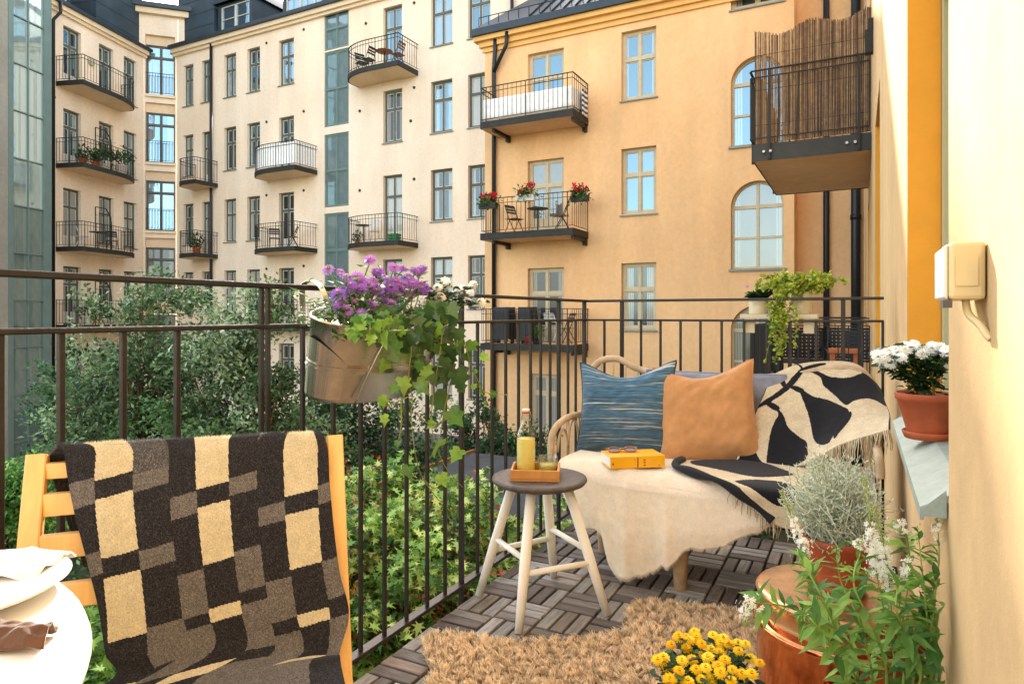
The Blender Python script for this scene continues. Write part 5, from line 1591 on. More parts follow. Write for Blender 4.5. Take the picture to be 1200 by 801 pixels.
for _ in range(950):
    t = RR.random(); y = RR.uniform(1.12, 1.48); x = -1.085 + RR.gauss(0, .036); z = .955 - (x + 1.085) * .38 + abs(RR.gauss(0, .045)) * (1.25 - abs(y - 1.3) * 2)
    a = RR.uniform(0, 2 * PI); LB.append((x, y, z)); LD.append((math.cos(a), math.sin(a), RR.uniform(-.3, .8))); LN.append((RR.gauss(0, .4), RR.gauss(0, .4), 1))
st.build('stems', M_stem, aster)
leaves('foliage', LB, LD, LN, NR.uniform(.016, .032, len(LB)), jitter_cols(len(LB), ['#42653a', '#507a40', '#385a30', '#688c4a'], .25), LANCE, M_leaf, aster, fan=True)
# white mums in the tub
wm = thing('chrysanthemum_plant', 'small white chrysanthemum at the far end of the zinc tub above the ivy', 'plant', (-1.13, 1.58, .98))
st = MB(); LB, LD, LN = [], [], []
for (x, y) in [(775, 185), (835, 218), (890, 228), (905, 188), (945, 275), (875, 272), (780, 303), (740, 250), (730, 203), (665, 275), (765, 172), (850, 205), (820, 275)]:
    p = atX(340 + x / 4.215, 290 + y / 4.215, -1.09 + RR.uniform(-.03, .03))
    place_flower(wm, RR.choice(MUMW), p, fnorm(p, .6), (.75 if (x, y) == (820, 275) else RR.uniform(1.15, 1.4)))
    root = Vector((-1.10, 1.55 + RR.uniform(-.04, .04), .96)); c = catmull([tuple(root), tuple(root.lerp(p, .5) + Vector((0, 0, .02))), tuple(p)], 8)
    st.tube(c.tolist(), .0016, 5)
    for k in range(2, 8):
        for _ in range(4):
            a = RR.uniform(0, 6.28); LB.append(c[k] + NR.normal(0, .006, 3)); LD.append((math.cos(a), math.sin(a), RR.uniform(-.2, .5))); LN.append((RR.gauss(0, .3), RR.gauss(0, .3), 1))
st.build('stems', M_stem, wm)
leaves('foliage', LB, LD, LN, NR.uniform(.018, .034, len(LB)), jitter_cols(len(LB), ['#2f4b28', '#3c5a30', '#26401f'], .25), OVAL, M_leaf, wm, fan=True)

# ---------------- ivy
ivy = thing('ivy_plant', 'trailing ivy spilling from the zinc tub down in front of the railing', 'plant', (-1.04, 1.5, .98))
iv = [(120, 42, 70), (180, 62, 52), (235, 165, 70), (235, 60, 72), (300, 40, 70), (370, 130, 76), (400, 190, 66), (310, 240, 78), (270, 255, 52), (230, 305, 56), (235, 375, 52), (285, 470, 34), (300, 340, 40), (375, 250, 56), (455, 305, 98), (515, 365, 92), (415, 390, 50), (450, 480, 98), (515, 510, 70), (330, 590, 84), (465, 610, 62), (495, 130, 80), (440, 95, 52), (480, 200, 104), (530, 215, 104), (570, 90, 66), (560, 130, 52), (630, 130, 46), (430, 30, 84), (520, 45, 74), (470, 60, 64), (585, 245, 30), (615, 265, 26), (660, 275, 38), (630, 310, 20), (715, 275, 13), (590, 185, 22), (610, 235, 22)]
LB, LD, LN, LS, LC = [], [], [], [], []
light, mid, dark = ['#86b648', '#96c452', '#74a644'], ['#5f8c40', '#50803c', '#6a9446'], ['#486a3c', '#3c5c34', '#547446']


def ivyleaf(px, py, sz, pal, X=None):
    X = X if X is not None else -.985 + RR.uniform(-.025, .02)
    p = atX(px, py, X); d = (p.x ** 2 + p.y ** 2) ** .5 * .93
    tc = (TOCAM - p).normalized(); n = (tc + Vector((RR.gauss(0, .38), RR.gauss(0, .38), .35 + RR.gauss(0, .25)))).normalized()
    dr = Vector((RR.gauss(.1, .5), RR.gauss(.1, .5), -1 + RR.gauss(0, .35))); s = sz / FPX * d
    LB.append(p - dr.normalized() * s * .45); LD.append(dr); LN.append(n); LS.append(s); LC.append(np.array(srgb(RR.choice(pal))) * RR.uniform(.8, 1.15)); return p


for (x, y, s) in iv:
    px, py = 380 + x / 3.336, 380 + y / 3.336
    pal = dark if (430 < x < 560 and y < 330 and RR.random() < .7) else (light if RR.random() < .6 else mid)
    ivyleaf(px, py, s / 3.336 * 1.0, pal)
for _ in range(120):
    x, y = RR.uniform(435, 535), RR.uniform(358, 455)
    if y > 400 + (x - 430) * .6 and x < 480: continue
    ivyleaf(x + RR.gauss(0, 6), y, RR.uniform(12, 26), dark if RR.random() < .6 else mid, -1.0 + RR.uniform(-.06, .03))
for _ in range(22):
    ivyleaf(RR.uniform(405, 470), RR.uniform(372, 392), RR.uniform(12, 20), mid if RR.random() < .6 else light, -.995 + RR.uniform(-.015, .015))
leaves('foliage', LB, LD, LN, np.array(LS), np.array(LC), IVY, M_leafgloss, ivy, fold=.3, droop=.25, fan=True)
vn = MB()
vines = [[(330, 30), (340, 100), (330, 200), (345, 300), (340, 350), (355, 500), (385, 600), (450, 690)], [(460, 40), (450, 120), (430, 250), (420, 400), (460, 530), (500, 590), (540, 635)], [(540, 40), (560, 110), (580, 180), (620, 260), (715, 275)],
         [(345, 275), (290, 300), (235, 320)], [(300, 300), (300, 400), (285, 470)], [(520, 60), (500, 200), (470, 330), (455, 420), (440, 470)], [(360, 350), (420, 390), (500, 360)], [(585, 190), (610, 240), (632, 310)], [(330, 160), (280, 155), (235, 160)], [(180, -20), (178, 30), (180, 62)], [(385, 600), (430, 640), (465, 610)]]
for v in vines:
    pt = [tuple(atX(380 + x / 3.336, 380 + y / 3.336, -.99 + .01 * math.sin(i * 1.7))) for i, (x, y) in enumerate(v)]
    c = catmull(pt, 6 * len(pt)); vn.tube(c.tolist(), [.0019 - .0009 * k / len(c) for k in range(len(c))], 5)
vn.build('vines', mat('vine_stem', '#8a8a45', .6, var=.25, vscale=30), ivy)


def pot(name, label, c, r0, r1, h, m, cat='pot', saucer=True, rim=.018, group=None):
    c = Vector(c); t = thing(name, label, cat, c, group)
    b = MB(); z0 = .014 if saucer else 0
    b.lathe([(0, z0), (r0, z0), (r0 * 1.02, z0 + .003), (r1 * .93, h - rim), (r1 * .99, h - rim + .002), (r1, h - .003), (r1 * .985, h), (r1 * .93, h), (r1 * .89, h - .012)], c, 48)
    b.build('pot', m, t)
    s = MB(); s.lathe([(r1 * .90, h - .013), (r1 * .5, h - .008), (0, h - .01)], c, 28); s.build('soil', M_soil, t)
    if saucer:
        s = MB(); s.lathe([(0, 0), (r0 * 1.12, 0), (r0 * 1.25, .012), (r0 * 1.27, .018), (r0 * 1.2, .018), (r0 * 1.1, .006), (0, .005)], c, 48); s.build('saucer', m, t)
    return t


# white mums in a terracotta pot on the window sill
pc = Vector((.150, 1.93, .6945))
pot('flower_pot', 'orange terracotta pot with saucer on the grey window sill', pc, .043, .07, .112, M_terra, group=None)
pl = thing('chrysanthemum_plant', 'bushy white chrysanthemum in the terracotta pot on the window sill', 'plant', pc + Vector((0, 0, .1)))
st = MB(); LB, LD, LN = [], [], []
wl = [(80, 368), (66, 384), (100, 362), (130, 362), (150, 348), (172, 372), (214, 357), (203, 370), (118, 380), (90, 393), (223, 372), (188, 360), (140, 372), (110, 372), (75, 376), (160, 360), (195, 352), (58, 372), (130, 352), (230, 362)]
for (x, y) in wl:
    px, py = 1000 + x / 2.11, 240 + y / 2.11
    Y = 1.93 + RR.uniform(-.05, .04); p = atY(px, py, Y); p.x = min(p.x, .215)
    place_flower(pl, RR.choice(MUMW), p, fnorm(p, .9, .3), RR.uniform(1.15, 1.45))
    root = pc + Vector((RR.uniform(-.02, .02), RR.uniform(-.02, .02), .1)); c = catmull([tuple(root), tuple(root.lerp(p, .55) + Vector((0, 0, .012))), tuple(p)], 8); st.tube(c.tolist(), .0015, 5)
    for k in range(2, 8):
        for _ in range(5):
            a = RR.uniform(0, 6.28); LB.append(c[k] + NR.normal(0, .012, 3) - np.array((0, 0, .008))); LD.append((math.cos(a), math.sin(a), RR.uniform(-.3, .4))); LN.append((RR.gauss(0, .3), RR.gauss(0, .3), 1))
LB = [np.array((min(p[0], .222), p[1], p[2])) for p in LB]
st.build('stems', M_stem, pl)
leaves('foliage', LB, LD, LN, NR.uniform(.016, .032, len(LB)), jitter_cols(len(LB), ['#2d4a26', '#38582c', '#22391d', '#466a35'], .25), OVAL, M_leaf, pl, fan=True)

# ---------------- copper cauldron, silver bush in terracotta on its lid
M_cop = mat('copper', '#de8e60', .14, 1.0, var=.25, vscale=5, bump=.10, bscale=22, bdist=.004, var2=(14, .3, (.8, .62, .5)))
M_lid = mat('tarnished_copper_lid', '#c8986a', .3, .8, var=.35, vscale=6, var2=(22, .25), bump=.06, bscale=20)
cc = Vector((-.046, 1.72, 0))
cop = thing('copper_pot', 'big round copper cauldron with lid on the floor by the wall', 'cauldron', cc)
b = MB(); b.lathe([(0, .0), (.155, .0), (.165, .012), (.172, .05), (.174, .262), (.177, .272), (.181, .28), (.179, .287), (.17, .29), (.157, .293)], cc, 96); b.build('body', M_cop, cop)
b = MB(); b.lathe([(.158, .285), (.153, .297), (.151, .318), (.155, .33), (.166, .339), (.174, .345), (.176, .352), (.172, .3575), (.162, .359), (.15, .3585), (0, .3588)], cc, 96); b.build('lid', M_lid, cop)
b = MB()
for k in range(10): b.lathe([(0, .003), (.004, .002), (.005, 0)], cc + Vector((.1745 * math.cos(k * .63), .1745 * math.sin(k * .63), .15)), 8)
b.build('rivets', M_cop, cop)
for sgn in (-1, 1):
    b = MB(); a0 = math.radians(80)
    q = [cc + Vector((.174 * math.cos(a0 + t) * 1.0, .174 * sgn * math.sin(a0 + t), .22)) for t in (-.25, .25)]
    mid = cc + Vector((.23 * math.cos(a0), .225 * sgn * math.sin(a0), .235))
    b.tube(catmull([tuple(q[0]), tuple((q[0] + mid) / 2 + Vector((0, sgn * .014, 0))), tuple(mid), tuple((q[1] + mid) / 2 + Vector((0, sgn * .014, 0))), tuple(q[1])], 20).tolist(), .008, 8); b.build('handle', M_cop, cop)
tp = Vector((-.046, 1.735, .3595))
pot('flower_pot', 'terracotta pot holding a silvery bush on top of the copper cauldron', tp, .052, .083, .125, M_terra)
cur = thing('silver_bush', 'round silvery grey twiggy bush in the terracotta pot on the cauldron', 'plant', tp + Vector((0, 0, .11)))
tw = MB(); V, Fc, C = [], [], []
cen = tp + Vector((-.008, 0, .20)); palS = [srgb(h) for h in ('#ccd2ba', '#b4bc9e', '#dde0cc', '#a0a888', '#d5d7bd')]
LB, LD, LN, LC = [], [], [], []
for k in range(560):
    a, b_ = RR.uniform(0, 6.283), math.acos(RR.uniform(-.45, 1)); R0 = .112 * RR.uniform(.72, 1.08) * (1.22 if (RR.random() < .12) else 1)
    tip = cen + Vector((math.cos(a) * math.sin(b_), math.sin(a) * math.sin(b_), math.cos(b_))) * R0
    tip.x = min(tip.x, .13)
    root = tp + Vector((RR.gauss(0, .025), RR.gauss(0, .025), .115))
    mid = root.lerp(tip, .5) + Vector((RR.gauss(0, .022), RR.gauss(0, .022), RR.gauss(.015, .02)))
    c = catmull([tuple(root), tuple(mid), tuple(tip)], 9)
    tw.tube(c.tolist(), [.0012] * 5 + [.001, .0009, .0008, .0006], 4, caps=False, col=RR.choice(palS))
    for j in range(3, 9):
        for _ in range(2):
            LB.append(c[j]); d = NR.normal(0, 1, 3); d[2] += .5; LD.append(d); LN.append(NR.normal(0, 1, 3)); LC.append(RR.choice(palS))
tw.build('twigs', mat('silver_twig', '#a9ae97', .8, attr=True, var=.2, vscale=40), cur)
leaves('foliage', LB, LD, LN, NR.uniform(.005, .012, len(LB)), np.array(LC), [(0, .08), (.5, .12), (1, 0), (.5, -.12), (0, -.08)], mat('silver_leaf', '#a9ae97', .8, attr=True, trans=.15), cur)

# ---------------- yellow mums
yc = Vector((-.255, 1.27, 0.012))
pot('flower_pot', 'terracotta pot of the yellow chrysanthemum at the edge of the rug', yc, .055, .08, .15, M_terra)
ym = thing('chrysanthemum_plant', 'yellow flowering chrysanthemum in front of the copper cauldron', 'plant', yc + Vector((0, 0, .14)))
st = MB(); LB, LD, LN = [], [], []
yl = [(495, 272), (370, 310), (430, 320), (505, 310), (310, 370), (430, 395), (545, 365), (640, 300), (690, 355), (760, 365), (830, 360), (890, 368), (620, 410), (690, 435), (835, 420), (250, 470), (205, 490), (395, 495), (475, 485), (545, 455), (600, 470), (730, 490), (370, 575), (255, 540), (505, 565), (580, 550), (680, 540), (695, 590), (790, 565), (545, 635), (930, 475), (1000, 512), (720, 320), (320, 540), (450, 340), (860, 600), (620, 640), (440, 660), (300, 640), (940, 600), (780, 650)]
for (x, y) in yl:
    px, py = 740 + x / 6.667, 700 + y / 6.667
    d = 1.30 - .13 * max(0, (y - 270) / 380) + RR.uniform(-.02, .02); p = atD(px, py, d)
    small = (x, y) in ((545, 635), (320, 540), (790, 565), (1000, 512), (545, 455), (255, 540))
    place_flower(ym, RR.choice(MUMY), p, (fnorm(p, 1.6, .25)), (.75 if small else RR.uniform(.8, .98)))
    root = yc + Vector((RR.gauss(0, .025), RR.gauss(0, .025), .14)); c = catmull([tuple(root), tuple(root.lerp(p, .55) + Vector((0, 0, .01))), tuple(p)], 8); st.tube(c.tolist(), .0016, 5)
    for k in range(1, 7):
        for _ in range(5):
            a = RR.uniform(0, 6.28); LB.append(c[k] + NR.normal(0, .008, 3)); LD.append((math.cos(a), math.sin(a), RR.uniform(-.2, .6))); LN.append((RR.gauss(0, .3), RR.gauss(0, .3), 1))
st.build('stems', M_stem, ym)
leaves('foliage', LB, LD, LN, NR.uniform(.014, .030, len(LB)), jitter_cols(len(LB), ['#2f4f2b', '#3d5f33', '#243d22', '#4c6d3c'], .25), OVAL, M_leaf, ym, fan=True)

# ---------------- white loosestrife in front of the cauldron
lc = Vector((.025, 1.30, 0.0))
pot('flower_pot', 'low terracotta pot with the tall white flowering plant at the lower right', lc, .06, .09, .15, M_terra)
lo = thing('loosestrife_plant', 'tall leafy plant with white flower spikes at the lower right by the wall', 'plant', lc + Vector((0, 0, .14)))
def z5(l): return [(740 + x / 2.609, 500 + y / 2.609) for x, y in l]
stems = [([(690, 785), (600, 560), (540, 440), (520, 400)], 1.16, 0), ([(740, 785), (700, 600), (640, 470), (630, 370)], 1.18, 0), ([(800, 785), (770, 560), (750, 440), (735, 330), (715, 160)], 1.22, 2),
         ([(860, 785), (830, 600), (850, 450), (840, 330), (800, 285)], 1.17, 1), ([(915, 785), (905, 600), (890, 450), (875, 310)], 1.15, 0), ([(920, 785), (925, 540), (945, 400), (975, 285)], 1.16, 1),
         ([(690, 740), (600, 600), (480, 550), (400, 540), (350, 535), (345, 580), (355, 610)], 1.17, 3), ([(640, 700), (580, 520), (540, 400), (500, 300), (460, 200)], 1.28, 4), ([(780, 785), (740, 620), (680, 480), (700, 380), (690, 350)], 1.14, 1),
         ([(830, 785), (800, 640), (790, 500), (775, 380), (745, 250)], 1.2, 2), ([(950, 785), (915, 640), (925, 560), (930, 470)], 1.14, 0), ([(660, 785), (620, 680), (560, 600), (520, 560)], 1.13, 0), ([(880, 785), (850, 660), (810, 560), (820, 470), (850, 400)], 1.12, 1)]
st = MB(); LB, LD, LN, LS = [], [], [], []; spikes = []
for pts_, d0, kind in stems:
    px = z5(pts_); P3 = [tuple(lc + Vector((RR.uniform(-.05, .03), RR.uniform(-.04, .04), .14)))]
    for i, (x, y) in enumerate(px):
        q = atD(x, y, d0 + .03 * math.sin(i * 2 + d0 * 40)); q.x = min(q.x, .125); P3.append(tuple(q))
    c = catmull(P3, 12 * len(P3)); n = len(c); st.tube(c.tolist(), [.0026 - .0016 * k / n for k in range(n)], 6)
    end = {0: .97, 1: .86, 2: .58, 3: .62, 4: .62}[kind]
    ph = RR.uniform(0, 6)
    for k in range(int(n * .10), int(n * end), 3):
        t = k / n; ph += 2.4; a = ph
        T_ = unit(c[min(k + 1, n - 1)] - c[k - 1]); s = unit(np.cross(T_, (.3, .2, 1))); s2 = np.cross(T_, s)
        for sg in (0, PI):
            dv = (s * math.cos(a + sg) + s2 * math.sin(a + sg)) * 1.0 + T_ * .55 + np.array((-.12, 0, 0))
            LB.append(c[k]); LD.append(dv); LN.append(np.array((0, 0, 1)) + T_ * .5 + NR.normal(0, .25, 3)); LS.append((.068 if t < .75 else .048) * RR.uniform(.55, 1.1) * (1.1 - .5 * t))
    if kind:
        spikes.append((c[int(n * end):], kind))
    else: spikes.append((c[int(n * .9):], 0))
LBa = np.array(LB); LDa = unit(np.array(LD)); LSa = np.array(LS)
over = LBa[:, 0] + LDa[:, 0] * LSa > .132; LDa[over, 0] *= -.3
st.build('stems', mat('yellow_green_stem', '#8a9a45', .55, var=.25, vscale=30), lo)
leaves('foliage', LBa, LDa, LN, LSa, jitter_cols(len(LB), ['#74a048', '#5f8c40', '#86ae50', '#4f7a38', '#94b85a'], .2), LANCE, M_leaf, lo, fold=.35, droop=.28, fan=True)
for c, kind in spikes:
    b = MB(); n = len(c)
    for k in range(n):
        t = k / max(1, n - 1); m_ = {0: 3, 1: 3, 2: 8, 3: 2, 4: 5}[kind]
        for _ in range(m_):
            ctr = c[k] + NR.normal(0, .0068 * (1.15 - .75 * t), 3)
            if kind and t < .62:
                nv = unit(ctr - c[k] + np.array((0, -.004, .002))); nv = Vector(nv); x_ = nv.orthogonal().normalized(); y_ = nv.cross(x_); r = RR.uniform(.0036, .0058); cw = np.array(srgb('#fbf8ec')) * RR.uniform(.9, 1)
                for q in range(5):
                    a = q * 1.2566; d1 = x_ * math.cos(a) + y_ * math.sin(a); s1 = nv.cross(d1)
                    o = Vector(ctr); b.add([o, o + d1 * r * .6 + s1 * r * .3, o + d1 * r + nv * r * .15, o + d1 * r * .6 - s1 * r * .3], [(0, 1, 2, 3)], col=tuple(cw))
            else:
                b.lathe([(0, -.0018), (.0014, 0), (.0008, .0022), (0, .0026)], ctr, 5, col=tuple(np.array(srgb('#b9c47e')) * RR.uniform(.8, 1.1)))
    b.build('flower_spike', M_petal, lo)

# ---------------- socket box on the wall
sb = thing('socket_box', 'cream weatherproof electrical box with bent cable on the house wall', 'electrical box', (.14, 1.04, 1.05))
M_cplast = mat('cream_plastic', '#d9c08a', .4, var=.08, vscale=20)
b = MB(); b.box(.1, .1385, .988, 1.10, 1.018, 1.09); b.build('housing', M_cplast, sb, bevel=.005)
b = MB(); b.prism([(.0945, 1.022), (.0995, 1.018), (.0995, 1.088), (.0945, 1.084)], (1, 0, 0), (0, 0, 1), (0, .992, 0), (0, .104, 0)); b.build('cover', mat('pale_cover', '#ddd9cc', .35), sb, bevel=.0015)
b = MB(); b.box(.107, .13, .9855, .9878, 1.035, 1.072); b.build('label_plate', M_cplast, sb)
b = MB(); b.box(.094, .104, .990, 1.03, 1.008, 1.0175); b.build('sensor', mat('dark_sensor', '#4a4640', .3), sb)
b = MB(); b.tube(catmull([(.12, 1.01, 1.018), (.122, 1.0, 1.0), (.131, .985, .988), (.1375, .975, .975), (.141, .972, .97)], 16).tolist(), .0045, 10); b.build('cable', M_cplast, sb)

# ---------------- shelf hung outside the far rail with pots
sh = thing('railing_shelf', 'cream wooden shelf hung on the far railing carrying pots', 'shelf', (-.32, 3.235, .985))
M_cw = mat('cream_wood', '#d8caa8', .5, var=.12, vscale=8)
b = MB(); b.box(-.482, -.158, 3.19, 3.31, .980, 1.0); b.build('board', M_cw, sh, bevel=.002)
for x in (-.462, -.215): b = MB(); b.box(x, x + .043, 3.192, 3.21, .915, .9795); b.build('bracket', M_cw, sh, bevel=.0015)
M_cpot = mat('cream_ceramic', '#d8cba6', .35, var=.1, vscale=12)
p1 = Vector((-.408, 3.25, 1.0005)); p2 = Vector((-.228, 3.26, 1.0005))
for p, r, h, lb in ((p1, .043, .066, 'small cream ceramic pot at the left end of the railing shelf'), (p2, .042, .10, 'taller cream ceramic pot at the right of the railing shelf')):
    t = thing('flower_pot', lb, 'pot', p); b = MB(); b.lathe([(0, 0), (r * .94, 0), (r, .004), (r, h), (r * .93, h), (r * .92, h - .012)], p, 36); b.build('pot', M_cpot, t)
    b = MB(); b.lathe([(r * .92, h - .013), (0, h - .01)], p, 20); b.build('soil', M_soil, t)
dg = thing('leafy_plant', 'small dark green leafy plant with pink flowers in the left pot of the railing shelf', 'plant', p1 + Vector((0, 0, .06)))
LB, LD, LN = [], [], []
for _ in range(150):
    a = RR.uniform(0, 6.28); r = RR.random(); LB.append(p1 + Vector((math.cos(a) * .03 * r, math.sin(a) * .03 * r, .06 + RR.uniform(0, .03)))); LD.append((math.cos(a) - .3, math.sin(a) * .8, RR.uniform(.1, .9))); LN.append((RR.gauss(0, .3), RR.gauss(0, .3), 1))
leaves('foliage', LB, LD, LN, NR.uniform(.025, .055, len(LB)), jitter_cols(len(LB), ['#33522a', '#40622e', '#284422'], .2), OVAL, M_leaf, dg, fan=True)
for _ in range(7):
    p = p1 + Vector((RR.uniform(-.05, .05), RR.uniform(-.04, 0), RR.uniform(.09, .13))); 
    if RR.random() < .6: place_flower(dg, ASTER[2], p, fnorm(p), .55)
jn = thing('trailing_plant', 'yellow green trailing creeping plant spilling over the railing shelf', 'plant', p2 + Vector((0, 0, .09)))
LB, LD, LN, LC = [], [], [], []; vn = MB(); pj = [srgb(h) for h in ('#a9b83a', '#bcc94a', '#8aa534', '#cbd25e', '#6f9030')]
for k in range(70):
    a = RR.uniform(0, 6.28)
    root = p2 + Vector((RR.gauss(0, .018), RR.gauss(0, .018), .092))
    if k < 16:      # the long tail hanging down in front
        e1 = Vector((-.315 + RR.gauss(0, .016), 3.165 + RR.uniform(-.01, .015), 1.06)); tipz = RR.uniform(.78, .95)
        pts_ = [root, Vector((-.27 + RR.gauss(0, .02), 3.22, 1.13)), e1, Vector((e1.x + RR.gauss(0, .015), 3.16, .98)), Vector((e1.x + RR.gauss(0, .025), 3.158, tipz))]
    else:
        L = RR.uniform(.06, .15); ex = -.06 if RR.random() < .6 else .03
        out_ = root + Vector((math.cos(a) * L * .7 + ex, math.sin(a) * L * .6, RR.uniform(.01, .085)))
        pts_ = [root, root.lerp(out_, .5) + Vector((0, 0, .035)), out_, out_ + Vector((math.cos(a) * .02, math.sin(a) * .02, RR.uniform(-.04, .03)))]
    c = catmull([tuple(q) for q in pts_], 26); vn.tube(c.tolist(), .0011, 4, caps=False)
    for q in c[2:]:
        for _ in range(2 if k > 15 else 3):
            LB.append(q + NR.normal(0, .003, 3)); LD.append(NR.normal(0, 1, 3) + np.array((0, 0, .1))); LN.append(NR.normal(0, .4, 3) + np.array((0, -.5, .8))); LC.append(np.array(RR.choice(pj)) * RR.uniform(.8, 1.1))
vn.build('stems', mat('vine_stem', '#8a8a45', .6), jn)
leaves('foliage', LB, LD, LN, NR.uniform(.012, .02, len(LB)), np.array(LC), [(0, 0), (.2, .3), (.6, .36), (1, .1), (1, -.1), (.6, -.36), (.2, -.3)], M_leaf, jn)
# ================================================================== trees and shrubs of the courtyard
M_bark = mat('bark', '#6a4c35', .85, var=.35, vscale=12, bump=.4, bscale=40)
M_tleaf = mat('tree_leaf', '#3c5a24', .42, attr=True, trans=.28, spec=.32)
GZ = -3.9


def tree(name, label, base, cen, rad, nclump, per, lsize, pal, shape=RHOMB, cat='tree', flat=0.0, spread=.26, limbs=14, berries=None, droop=.15, group=None, hang=0.0, seed=1):
    rr = random.Random(seed); nr = np.random.default_rng(seed)
    base, cen = Vector(base), Vector(cen); t = thing(name, label, cat, base, group)
    cl = []
    while len(cl) < nclump:
        v = Vector((rr.gauss(0, 1), rr.gauss(0, 1), rr.gauss(0, 1))).normalized() * (rr.random() ** .38)
        k = 1 + .28 * mnoise.noise((v.x * 2 + seed, v.y * 2, v.z * 2))
        cl.append(cen + Vector((v.x * rad[0] * k, v.y * rad[1] * k, v.z * rad[2] * k)))
    tr = MB(); fork = base.lerp(cen, .35)
    tr.tube([base, base.lerp(fork, .5) + Vector((.05, .03, 0)), fork], [.07, .055, .045], 8)
    for k in range(limbs):
        q = cl[k * len(cl) // limbs]; m_ = fork.lerp(q, .5) + Vector((rr.gauss(0, .12), rr.gauss(0, .12), .15))
        c = catmull([tuple(fork), tuple(m_), tuple(q)], 10); tr.tube(c.tolist(), [.035 - .03 * i / 9 for i in range(10)], 6)
        for j in (4, 6, 8):
            q2 = cl[rr.randrange(len(cl))]
            if (Vector(c[j]) - q2).length < max(rad) * .9: tr.tube([c[j], (Vector(c[j]) + q2) / 2 + Vector((0, 0, .05)), q2], [.014, .009, .004], 5)
    tr.build('trunk', M_bark, t)
    C = np.array([tuple(c) for c in cl]); n = nclump * per
    idx = np.repeat(np.arange(nclump), per)
    ax = unit(nr.normal(0, 1, (nclump, 3)) * np.array((1, 1, .45)) + (C - np.array(cen)) / np.array(rad) * .8)
    tt = nr.random(n)
    P = C[idx] + ax[idx] * ((tt - .4) * spread * 2)[:, None] + nr.normal(0, spread * .34, (n, 3)) * np.array((1, 1, 1 - flat * .75))
    D = unit(ax[idx] * .7 + nr.normal(0, .7, (n, 3)) + np.array((0, 0, -hang)))
    Nn = nr.normal(0, .55 - .3 * flat, (n, 3)) + np.array((0, 0, 1.0))
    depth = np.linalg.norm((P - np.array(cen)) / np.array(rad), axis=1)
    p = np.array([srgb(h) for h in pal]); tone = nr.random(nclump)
    cc = p[np.clip(((tone[idx] * .7 + nr.random(n) * .3) * len(p)).astype(int), 0, len(p) - 1)] * (.82 + .36 * nr.random((n, 1))) * np.clip(.12 + .9 * depth[:, None], .3, 1.12)  # inner leaves coloured darker, crown shade put into the leaf colour
    sz = lsize * nr.uniform(.65, 1.25, n)
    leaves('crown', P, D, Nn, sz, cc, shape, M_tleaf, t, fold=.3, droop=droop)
    if berries:
        V, F, Cc = [], [], []; m_ = berries[0]
        bi = nr.integers(0, nclump, m_ // 14 + 1)
        ctr = C[bi] + nr.normal(0, spread * .6, (len(bi), 3))
        for k in range(m_):
            q = ctr[k % len(bi)] + nr.normal(0, .045, 3); d = unit(nr.normal(0, 1, 3)) * .02; e = unit(np.cross(d, (0.2, .1, 1))) * .009
            n0 = len(V); V += [tuple(q - d), tuple(q + e), tuple(q + d), tuple(q - e)]; F.append((n0, n0 + 1, n0 + 2, n0 + 3)); Cc.append(np.array(srgb(rr.choice(berries[1]))) * rr.uniform(.7, 1.2))
        np_mesh('seed_clusters', V, F, Cc, M_tleaf, t)
    return t


GREY = ['#4a6c3e', '#5c7f4c', '#708f60', '#3a5832', '#8aa87c', '#b0c6a4']
DEEP = ['#3c6040', '#4b7348', '#5d8856', '#304f30', '#789c68']
def gp(px, d): q = atD(px, 400, d); return Vector((q.x, q.y, GZ))
tree('shrub_tree', 'tall grey green bushy tree behind the left half of the railing', gp(185, 8.6), atD(170, 478, 8.6), (1.05, 1.05, 1.62), 95, 230, .07, GREY, seed=3, group='courtyard trees')
tree('shrub_tree', 'grey green bushy tree rising behind the thick double railing post', gp(300, 7.8), atD(296, 480, 7.8), (.85, .8, 1.42), 80, 230, .066, GREY, seed=5, group='courtyard trees')
tree('shrub_tree', 'dark green bush under the zinc tub beyond the railing', gp(430, 9.5), atD(430, 520, 9.5), (1.15, .9, 1.25), 85, 190, .07, DEEP, seed=8, group='courtyard trees')
tree('shrub_tree', 'dark bush at the foot of the orange building behind the bottle', gp(560, 15), atD(575, 530, 15.5), (1.7, .9, 1.0), 110, 80, .11, DEEP, seed=9, group='courtyard trees')
tree('shrub_tree', 'dark low bush below the cream wing beside the glass tower', gp(95, 14), atD(95, 500, 14), (.9, .9, 1.5), 90, 80, .10, DEEP, seed=12, group='courtyard trees')
tree('shrub', 'bright green low shrub in front of the iron fence at the left edge', gp(5, 12), atD(8, 592, 12), (1.0, .8, .75), 90, 80, .10, ['#68a040', '#7cb44a', '#558838', '#96c45c'], seed=14, cat='shrub')
tree('japanese_maple', 'light green maple with red seed clusters seen from above through the railing', gp(420, 5.0), atD(440, 668, 5.0), (1.45, 1.35, .62), 170, 170, .062,
     ['#56803a', '#7aa44c', '#a8c864', '#466e34', '#c2d678', '#8ab256', '#5f8c40'], shape=MAPLE, flat=.8, spread=.22, berries=(5200, ['#b8402a', '#c8553a', '#9a3222']), droop=.3, seed=21, hang=.25)
tree('japanese_maple', 'smaller light green maple behind the checked throw on the left', gp(250, 3.9), atD(230, 735, 3.9), (.75, .75, .5), 70, 150, .058,
     ['#6a9444', '#8ab254', '#56803a', '#7aa44c'], shape=MAPLE, flat=.8, spread=.22, droop=.3, seed=23, hang=.25)
